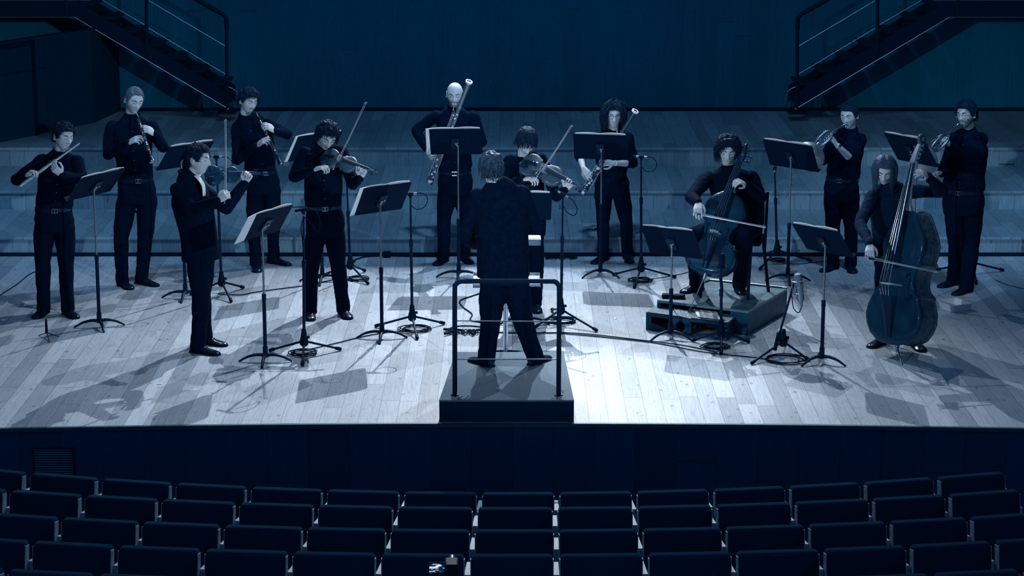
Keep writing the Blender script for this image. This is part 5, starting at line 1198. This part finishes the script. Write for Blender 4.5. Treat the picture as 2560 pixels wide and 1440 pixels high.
    for k in range(34):
        a = 2.2 - k / 33 * 4.6 * PI * .62; r_ = (.017 * u * (.85 if not bass else .75)) * (1 - .80 * k / 33); sp.append(M @ (c + Vector((math.cos(a) * r_, 0, math.sin(a) * r_)))); rr.append(.0062 * u * (.8) * (1 - .45 * k / 33))
    m.tube([M @ Vector((nut + pl, 0, zn + bend - .004 * u))] + sp, [.008 * u * .8] + rr, 10, squash=1.0)
    m.cyl(M @ (c + Vector((0, -.016 * u * .7, 0))), M @ (c + Vector((0, .016 * u * .7, 0))), .0075 * u * .8, n=14); m.build('scroll', rib_m, t)
    for k in range(4):
        s = 1 if k % 2 else -1; x = nut + pl * (.15 + .22 * k); z = zn + bend * (.1 + .22 * k) - .006 * u; m = MB()
        m.cyl(P(x, -s * nw * 1.2, z), P(x, s * nw * 2.0, z), .0026 * u, n=8); m.ell(P(x, s * nw * 2.7, z), (.0085 * u * (.8 if not bass else .45), .010 * u * (.8 if not bass else .45), .0035 * u * (.8 if not bass else .5)), M.to_3x3() @ Matrix.Rotation(.6, 3, 'Y'), 10, 8); m.build('peg', M_ebony if not bass else M_metal_black, t)
    # tailpiece
    m = MB(); m.rings([[P(x, y * w_, z + zz) for y, zz in ((1, 0), (.5, .004 * u), (-.5, .004 * u), (-1, 0), (-.7, -.003 * u), (.7, -.003 * u))] for x, w_, z in ((Lb * .045, W * .045, A * .6 + .006 * u), (Lb * .25, W * .075, A * .93 + bh * .45), (Lb * .36, W * .100, A * .93 + bh * .72))]); m.build('tailpiece', M_ebony, t, angle=50)
    sr = .0006 * u if u < 1.5 else (.0011 if not bass else .0017)
    for k in range(strings):
        y0 = (k - 1.5) * W * .055; y1 = (k - 1.5) * nw * .5; m = MB(); m.tube([P(Lb * .355, y0 * .85, A * .93 + bh * .76), P(xb, y0, zb + .002 * u - abs(k - 1.5) * .06 * bh), P(nut, y1, zn + .0095 * u * .8), P(nut + pl * (.2 + .2 * k), y1, zn + bend * .4)], sr, 6); m.build('string', M_silver, t)
    if chin: m = MB(); m.ell(P(Lb * .10, -w2 * .45, A + .010), (.034 * u, .028 * u, .006), M.to_3x3(), 16, 8); m.box(P(.0, -w2 * .3, -ribs / 2 + .006), (.008, .02, ribs + .03), M.to_3x3()); m.build('chin_rest', M_ebony, t)
    if endpin:
        a = P(0, 0, -ribs / 2); m = MB(); ax = (a - P(.1, 0, -ribs / 2)).normalized(); m.lathe([(-.01, .022), (.02, .020), (.05, .012), (.06, .008)], a, ax, 16); e = Vector(endpin); m.cyl(a + ax * .02, e, .0055 if not bass else .007, .0035, n=10); m.build('endpin', M_steel, t)
    return t
def bow(label, tip, frog, L=.74, side=Vector((0, -1, 0)), hair_side=1, thick=1.0):
    tip = Vector(tip); frog = Vector(frog); d = (tip - frog).normalized(); s = Vector(side); s = (s - d * s.dot(d)).normalized() * hair_side
    t = thing('bow', label, 'bow', frog, 'bows of the string players'); n = 10
    m = MB(); m.tube([frog - d * .035] + [frog.lerp(tip, i / n) + s * (-.012 * math.sin(PI * i / n) * -1 * .5) for i in range(n + 1)], [.0048 * thick, .0046 * thick] + [(.0044 - .0018 * i / n) * thick for i in range(1, n + 1)], 8); m.build('stick', mat('pernambuco', (.22, .28, .36), .35, spec=.5, coat=.4), t)
    m = MB(); m.box(frog + d * .012 + s * .010, (.048, .011, .018), frame((0, 0, 0), d, s).to_3x3()); m.build('frog', M_ebony, t, smooth=False)
    m = MB(); m.cyl(frog - d * .048, frog - d * .034, .005 * thick); m.build('screw', M_silver, t)
    m = MB(); m.tube([tip - d * .02, tip + d * .004 + s * .008, tip - d * .004 + s * .019], [.003, .004, .0028], 8); m.build('tip', M_palewood, t)
    m = MB(); w_ = d.cross(s); a = frog + d * .03 + s * .014; b = tip - d * .006 + s * .012; q = .0048 * thick
    m.add([a - w_ * q, a + w_ * q, b + w_ * q, b - w_ * q] + [p + s * .0016 for p in (a - w_ * q, a + w_ * q, b + w_ * q, b - w_ * q)], [(0, 1, 2, 3), (7, 6, 5, 4), (0, 4, 5, 1), (1, 5, 6, 2), (2, 6, 7, 3), (3, 7, 4, 0)]); m.build('bow_hair', M_bowhair, t, smooth=False)
    return t
def keys(t, a, d, L, r, side, up, n, seed, mt=None, sz=1.0):
    """padded keys with posts and rods along a tube"""
    rnd = random.Random(seed); mt = mt or M_silver
    for k in range(n):
        u = a + d * (L * (k + .5) / n); v = (up * math.cos(rnd.uniform(-.9, .9)) + side * math.sin(rnd.uniform(-1.2, 1.2))).normalized(); m = MB(); c = u + v * (r + .005)
        m.lathe([(-.0045, .004 * sz), (-.002, .0065 * sz * rnd.uniform(.8, 1.2)), (.0012, .0068 * sz), (.002, .004 * sz)], c, v, 12); w_ = d.cross(v).normalized(); m.tube([c, c + d * .012 + v * .001, c + d * .026 - v * .001], .0014 * sz, 6); m.cyl(u + w_ * r * .6 + v * r * .6, u + w_ * (r * .6) + v * (r + .006), .0012 * sz, n=6); m.build('key', mt, t)
    for k in (-1, 1):
        w_ = d.cross(up).normalized() * k; m = MB(); m.tube([a + w_ * (r + .002) + up * (r * .5 + .001) + d * (L * .04), a + d * (L * .96) + w_ * (r + .003) + up * (r * .5 + .001)], .0015 * sz, 6)
        for q in range(7): m.cyl(a + d * (L * (.06 + .14 * q)) + w_ * r * .5 + up * r * .3, a + d * (L * (.06 + .14 * q)) + w_ * (r + .004) + up * (r * .5 + .004), .0017 * sz, n=6)
        m.build('key_rod', mt, t)

# ---- flute
Pf = FL['P']; a = Pf((196, 360, -.17)); b = Pf((51, 465, -.40)); d = (b - a).normalized(); L = (b - a).length
t = thing('flute', 'silver flute held sideways by the player at the far left', 'flute', (a + b) / 2)
m = MB(); m.cyl(a, a + d * L * .31, .0098, .0100, n=18); m.cyl(a - d * .012, a + d * .004, .0108, n=16); m.cyl(a + d * L * .30, a + d * L * .34, .0118, n=18); m.build('head_joint', M_steel, t)
m = MB(); m.ell(a + d * .085 + Vector((0, -.004, .009)), (.015, .010, .0035), frame((0, 0, 0), d, (0, -.3, 1)).to_3x3(), 14, 8); m.build('lip_plate', M_silver, t)
m = MB(); m.cyl(a + d * L * .33, b, .0100, n=18); m.cyl(b - d * .002, b + d * .003, .0112, n=18); m.cyl(b - d * .125, b - d * .112, .0115, n=18); m.build('body_tube', M_silver, t)
keys(t, a + d * L * .38, d, L * .60, .0100, Vector((0, -1, 0)), Vector((.1, -.6, .8)).normalized(), 15, 5, sz=1.25)

# ---- oboes
def oboe(label, a, b, seed):
    d = (b - a).normalized(); L = (b - a).length; t = thing('oboe', label, 'oboe', (a + b) / 2)
    m = MB(); m.cyl(a, a + d * .045, .0022, .0038, n=8); m.ell(a + d * .004, (.004, .0018, .010), frame((0, 0, 0), Vector((1, 0, 0)).cross(d), d).to_3x3(), 8, 6); m.build('reed', M_palewood, t)
    m = MB(); m.lathe([(.04, .008), (.05, .0105), (.06, .0085), (.25, .0098), (.255, .012), (.27, .012), (.275, .0105), (.46, .0125), (.465, .015), (.48, .015), (.485, .013), (L - .07, .014), (L - .035, .021), (L - .012, .026), (L - .002, .024), (L, .0205), (L - .02, .015)], a, d, 22); m.build('body', M_ebony, t)
    m = MB(); m.lathe([(L - .010, .0262), (L - .006, .0268), (L - .002, .0255)], a, d, 22); m.build('ring', M_silver, t)
    keys(t, a + d * .08, d, L - .19, .0115, Vector((1, 0, 0)), Vector((0, -.95, .2)).normalized(), 18, seed, sz=1.15)
    return t
Po = O1['P']; oboe('black oboe with silver keys held by the tall man at the back left', Po((341, 281, -.165)), Po((381, 406, -.50)), 31)
Po = O2['P']; oboe('black oboe with flared bell held by the man with the goatee', Po((641, 282, -.165)), Po((703, 413, -.42)), 33)

# ---- violins and viola
def lay(P, tail, scroll, n, total): 
    a = P(tail); b = P(scroll); return frame(a, b - a, n), (b - a).length / total
Pv = V1['P']; M, k = lay(Pv, (516, 438, .03), (655, 432, .26), (-.05, -.90, .42), .59)
bowed('violin', 'dark violin played in profile at the front left', M, .356 * k, .205 * k, .032, .235 * k, (M_varnish_dark, M_varnish_dark), 0, 'violins', chin=True)
yb_ = V1['Y0'] + .02
bow('violin bow held upright by the profile violinist', V(561, 300, yb_), V(561, 494, yb_ - .26), side=Vector((1, 0, 0)), thick=1.2)
Pv = V2['P']; M, k = lay(Pv, (806, 388, -.20), (948, 433, -.40), (.22, -.78, .62), .59)
bowed('violin', 'shiny violin held under the chin of the man with glasses', M, .356 * k, .205 * k, .032, .235 * k, (M_varnish, M_varnish), 0, 'violins', chin=True)
bow('bright violin bow slanting up right from the man with glasses', Pv((913, 255, -.30)), Pv((838, 412, -.42)), side=Vector((1, 0, -.3)), thick=1.2)
Pv = VA['P']; M, k = lay(Pv, (1306, 402, -.20), (1470, 478, -.42), (.25, -.80, .62), .66)
bowed('viola', 'large shiny viola partly behind the conductor', M, .405 * k, .25 * k, .038, .255 * k, (M_varnish, M_varnish), 0, chin=True)
bow('bright viola bow slanting up right behind the conductor', Pv((1428, 313, -.30)), Pv((1346, 437, -.44)), side=Vector((1, 0, -.3)), thick=1.2)

# ---- cello
Pc = C1['P']; yc = C1['Y0']; zsb = zs
ep = Vector((G(1721, 781, zsb).x, G(1721, 781, zsb).y, zsb))
a = V(1760, 680, yc - .56); b = V(1868, 352, yc - .12)
M = frame(a, b - a, (-.38, -.90, .22)); Lt = (b - a).length
bowed('cello', 'dark varnished cello leaning on the seated player', M, Lt * .61, .44, .115, Lt * .39, (M_varnish_dark, M_varnish_dark), 0, bridge_h=.085, endpin=ep, arch=.06)
Mc = M
bow('cello bow drawn level across the strings', V(1914, 566, yc - .66), V(1747, 533, yc - .72), side=Vector((0, .3, -1)), thick=1.25)

# ---- double bass
yd_ = DB['Y0']; ep = G(2255, 914)
a = V(2224, 858, yd_ - .50); b = V(2303, 322, yd_ - .24)
M = frame(a, b - a, (-.80, -.60, .05)); Lt = (b - a).length
bowed('double_bass', 'large double bass with worn ribs standing at the front right', M, Lt * .62, .60, .19, Lt * .38, (M_varnish_dark, M_rib), 0, bridge_h=.15, endpin=ep, arch=.045, shoulders=HALFB, bass=True)
bow('dark double bass bow drawn across the strings at knee height', V(2345, 678, yd_ - .80), V(2176, 643, yd_ - .78), side=Vector((0, 0, -1)), thick=1.3)

# ---- bassoons
def bassoon(label, P, bell, boot, mouth, seed, wood, cork=.0):
    a = P(boot); b = P(bell); d = (b - a).normalized(); L = (b - a).length; t = thing('bassoon', label, 'bassoon', a)
    s = d.cross(Vector((0, -1, 0))).normalized(); s = s if s.x < 0 else -s; fr = s.cross(d).normalized(); fr = fr if fr.y < 0 else -fr
    R = [];  m = MB()
    for u, w_, dd in ((0, .020, .016), (.01, .030, .021), (.30 * L, .031, .022), (.33 * L, .031, .022)):
        R.append([a + d * u + s * (w_ * math.cos(2 * PI * j / 20)) + fr * (dd * math.sin(2 * PI * j / 20)) for j in range(20)])
    m.rings(R); m.build('boot_joint', wood, t)
    m = MB(); m.rings([[a + d * u + s * (w_ * math.cos(2 * PI * j / 20)) + fr * (w_ * .72 * math.sin(2 * PI * j / 20)) for j in range(20)] for u, w_ in ((-.004, .027), (.0, .0315), (.045, .0325), (.05, .031))]); m.rings([[a + d * u + s * (w_ * math.cos(2 * PI * j / 20)) + fr * (w_ * .72 * math.sin(2 * PI * j / 20)) for j in range(20)] for u, w_ in ((.32 * L, .033), (.335 * L, .033))]); m.build('metal_band', M_silver, t)
    bl = a + s * -.014; m = MB(); m.lathe([(.33 * L, .0155), (.60 * L, .018), (.74 * L, .019), (.745 * L, .023), (.765 * L, .023), (.77 * L, .020), (.90 * L, .021), (.97 * L, .026), (L, .029), (L, .023), (L - .04, .017), (L - .14, .012)], bl, d, 24); m.build('long_joint', wood, t)
    m = MB(); m.lathe([(L - .012, .029), (L - .010, .0335), (L + .004, .0345), (L + .006, .031), (L + .006, .0235), (L - .008, .0225)], bl, d, 28); m.build('bell_ring', mat('ivory ring', (.70, .75, .82), .4), t)
    wg = a + s * .016; m = MB(); m.lathe([(.33 * L, .0125), (.64 * L, .0115), (.66 * L, .0135), (.67 * L, .0135)], wg, d, 20); m.build('wing_joint', wood, t)
    mo = P(mouth); q = wg + d * (.67 * L); m = MB(); m.tube(spline([q, q + d * .05 + fr * .01, q + d * .08 + fr * .03 + s * .02, (q + d * .07 + fr * .05).lerp(mo, .55) + Vector((0, 0, -.01)), mo + Vector((0, -.02, -.01))], 6), [.0042] * 24 + [.003], 8); m.build('bocal', M_silver, t)
    m = MB(); m.cyl(mo + Vector((0, -.028, -.012)), mo + Vector((0, 0, -.002)), .004, .006, n=8); m.build('reed', M_palewood, t)
    keys(t, a + d * .08, d, L * .26, .028, s, fr, 9, seed, sz=1.7); keys(t, a + d * (L * .36), d, L * .36, .026, s, fr, 9, seed + 1, sz=1.4)
    return t
M_bsn = mat('maple bassoon varnish', (.05, .09, .14), .3, spec=.5, nscale=10, namt=.2, coat=.5)
M_bsn2 = mat('dark bassoon varnish', (.006, .022, .055), .3, spec=.5, coat=.4)
bassoon('bassoon of the bald man, its white bell ring above his head', B1['P'], (1169, 203, -.66), (1073, 458, -.14), (1133, 258, -.185), 41, M_bsn)
bassoon('dark bassoon of the curly-haired woman with a white bell ring', W1['P'], (1585, 276, -.55), (1456, 484, -.16), (1534, 308, -.160), 43, M_bsn2)

# ---- horns
def horn(label, P, mouth, valve, bell, bdir, seed, br=.150):
    mo, vc, bc = P(mouth), P(valve), P(bell); bd = Vector(bdir).normalized(); t = thing('french_horn', label, 'horn', vc, 'horns')
    ax = (vc - mo).normalized()
    m = MB(); m.lathe([(0, .012), (.003, .0125), (.012, .009), (.025, .0055), (.06, .0045)], mo, ax, 16); m.build('mouthpiece', M_silver, t)
    m = MB(); m.tube([mo + ax * .05, vc - ax * .06, vc + Vector((0, 0, -.03))], [.0045, .0058, .007], 10); m.build('leadpipe', M_brass, t)
    ax = (bc - mo).normalized()
    # bell flare
    m = MB(); prof = [(0, br), (.003, br + .003), (.006, br), (.015, br * .86), (.035, br * .68), (.07, br * .48), (.12, br * .32), (.19, br * .22), (.27, br * .16), (.27, br * .12), (.19, br * .18), (.12, br * .28), (.07, br * .44), (.035, br * .64), (.013, br * .83)]
    m.lathe(prof, bc, -bd, 40); m.build('bell', M_brass, t, angle=60)
    m = MB(); R_ = bc - bd * .26; n1 = (vc - R_).normalized(); s = ax.cross(Vector((0, -1, 0))).normalized(); f = ax.cross(s).normalized()
    m.tube(spline([R_ + bd * .01, R_ - bd * .05, R_ - bd * .07 + s * .04, (R_ + vc) / 2 + s * .06, vc + s * .045, vc - ax * .05 + s * .03], 6), [.020 - .010 * i / 30 for i in range(31)], 12); m.build('bell_branch', M_brass, t)
    c = vc + ax * .045
    for i, (r, off) in enumerate(((.105, -.020), (.088, -.008), (.098, .006), (.080, .018))):
        m = MB(); m.tube([c + ax * (r * 1.15 * math.cos(2 * PI * j / 32)) + s * (r * .40 * math.sin(2 * PI * j / 32)) + f * off for j in range(32)], .0068 - .0006 * i, 10, closed=True); m.build('coil_tube', M_brass, t)
    for i in range(4):
        q = vc + ax * (-.045 + .030 * i) - f * -.0 + s * -.015; m = MB(); m.lathe([(-.028, .006), (-.026, .0125), (.012, .0125), (.016, .0105), (.020, .004)], q, f if f.y < 0 else -f, 16); m.build('rotor_valve', M_silver, t)
    for i in range(3):
        q = vc + ax * (.03 + .035 * i) + s * (.02 - .012 * i) - f * .0; m = MB(); w_ = .011; L = .075
        e = ax * 1.0; m.tube([q - s * w_, q - s * w_ + e * L, q - s * w_ * .6 + e * (L + .009), q + s * w_ * .6 + e * (L + .009), q + s * w_ + e * L, q + s * w_], .0056, 8); m.build('valve_slide', M_silver, t)
    for i in range(4):
        q = vc + ax * (-.05 + .022 * i) + s * -.045; m = MB(); m.ell(q, (.009, .006, .002), frame((0, 0, 0), s, Vector((0, -.5, .8))).to_3x3(), 10, 6); m.tube([q, q + s * .03], .0018, 6); m.build('lever', M_silver, t)
    return t
horn('shiny horn of the man with the wristwatch, bell behind the music stand', H1['P'], (2111, 311, -.165), (2066, 340, -.33), (2021, 393, -.38), (-.25, -.92, -.15), 51)
horn('shiny horn of the man with round glasses at the far right', H2['P'], (2396, 310, -.165), (2356, 350, -.33), (2306, 402, -.42), (-.35, -.92, -.10), 53, br=.135)
# wristwatch, bracelet, headband, white shirt front
def band(c, ax, r, w_, mt, name, parent, face=None):
    m = MB(); ax = Vector(ax).normalized(); m.lathe([(-w_ / 2, r - .002), (-w_ / 2, r), (w_ / 2, r), (w_ / 2, r - .002)], c, ax, 20)
    if face is not None: f = Vector(face).normalized(); m.lathe([(0, .016), (.008, .016), (.010, .012)], Vector(c) + f * (r - .004), f, 16)
    return m.build(name, mt, parent)
w0, e0 = H1['wb'], H1['P']((2131, 402, -.10)); band(w0.lerp(e0, .10), e0 - w0, .031, .016, M_silver, 'wristwatch', H1['root'], (0.1, -1, .3))
w0, e0 = W1['wb'], W1['P']((1582, 408, -.02)); band(w0.lerp(e0, .07), e0 - w0, .028, .009, M_paper, 'bracelet', W1['root'])
HM = C1['HM']; m = MB(); m.tube([HM @ Vector((.098 * math.sin(a), -.028 - .02 * math.cos(a), .035 + .104 * math.cos(a))) for a in [-.95 + 1.9 * k / 16 for k in range(17)]], .004, 8, squash=.5); m.build('headband', M_steel, C1['root'])
Pn = V1['P']; nk_ = V1['neck']; ty = math.radians(62); cf = Vector((math.sin(ty), -math.cos(ty), 0)); sd = Vector((0, 0, 1)).cross(cf)
m = MB(); g_ = []
for j in range(7):
    v = j / 6; row = []
    for i in range(7):
        u = (i / 6 - .15) * (1 - .35 * v); q = nk_ + Vector((0, 0, .0 - .165 * v)) + cf * (.078 + .074 * math.sin(min(1, v * 1.6) * PI / 2) - .04 * u * u * 4) + sd * (u * .125); row.append(q)
    g_.append(row)
m.sheet(g_, .006); m.build('shirt_front', M_paper, V1['root'])
m = MB(); q = nk_ + cf * .090 + sd * .02 + Vector((0, 0, .000))
for s in (-1, 1): m.rings([[q + sd * (s * x) + Vector((0, 0, h * math.sin(a))) + cf * (.008 * math.cos(a)) for a in [2 * PI * j / 10 for j in range(10)]] for x, h in ((.002, .005), (.012, .009), (.026, .013), (.028, .010))])
m.build('bow_tie', M_paper, V1['root'])
nk_ = CO['neck']; m = MB(); m.lathe([(-.01, .068), (.030, .064), (.032, .062), (-.01, .064)], nk_ + Vector((0, 0, .012)), (0, .1, 1), 20); m.build('shirt_collar', M_paper, CO['root'])
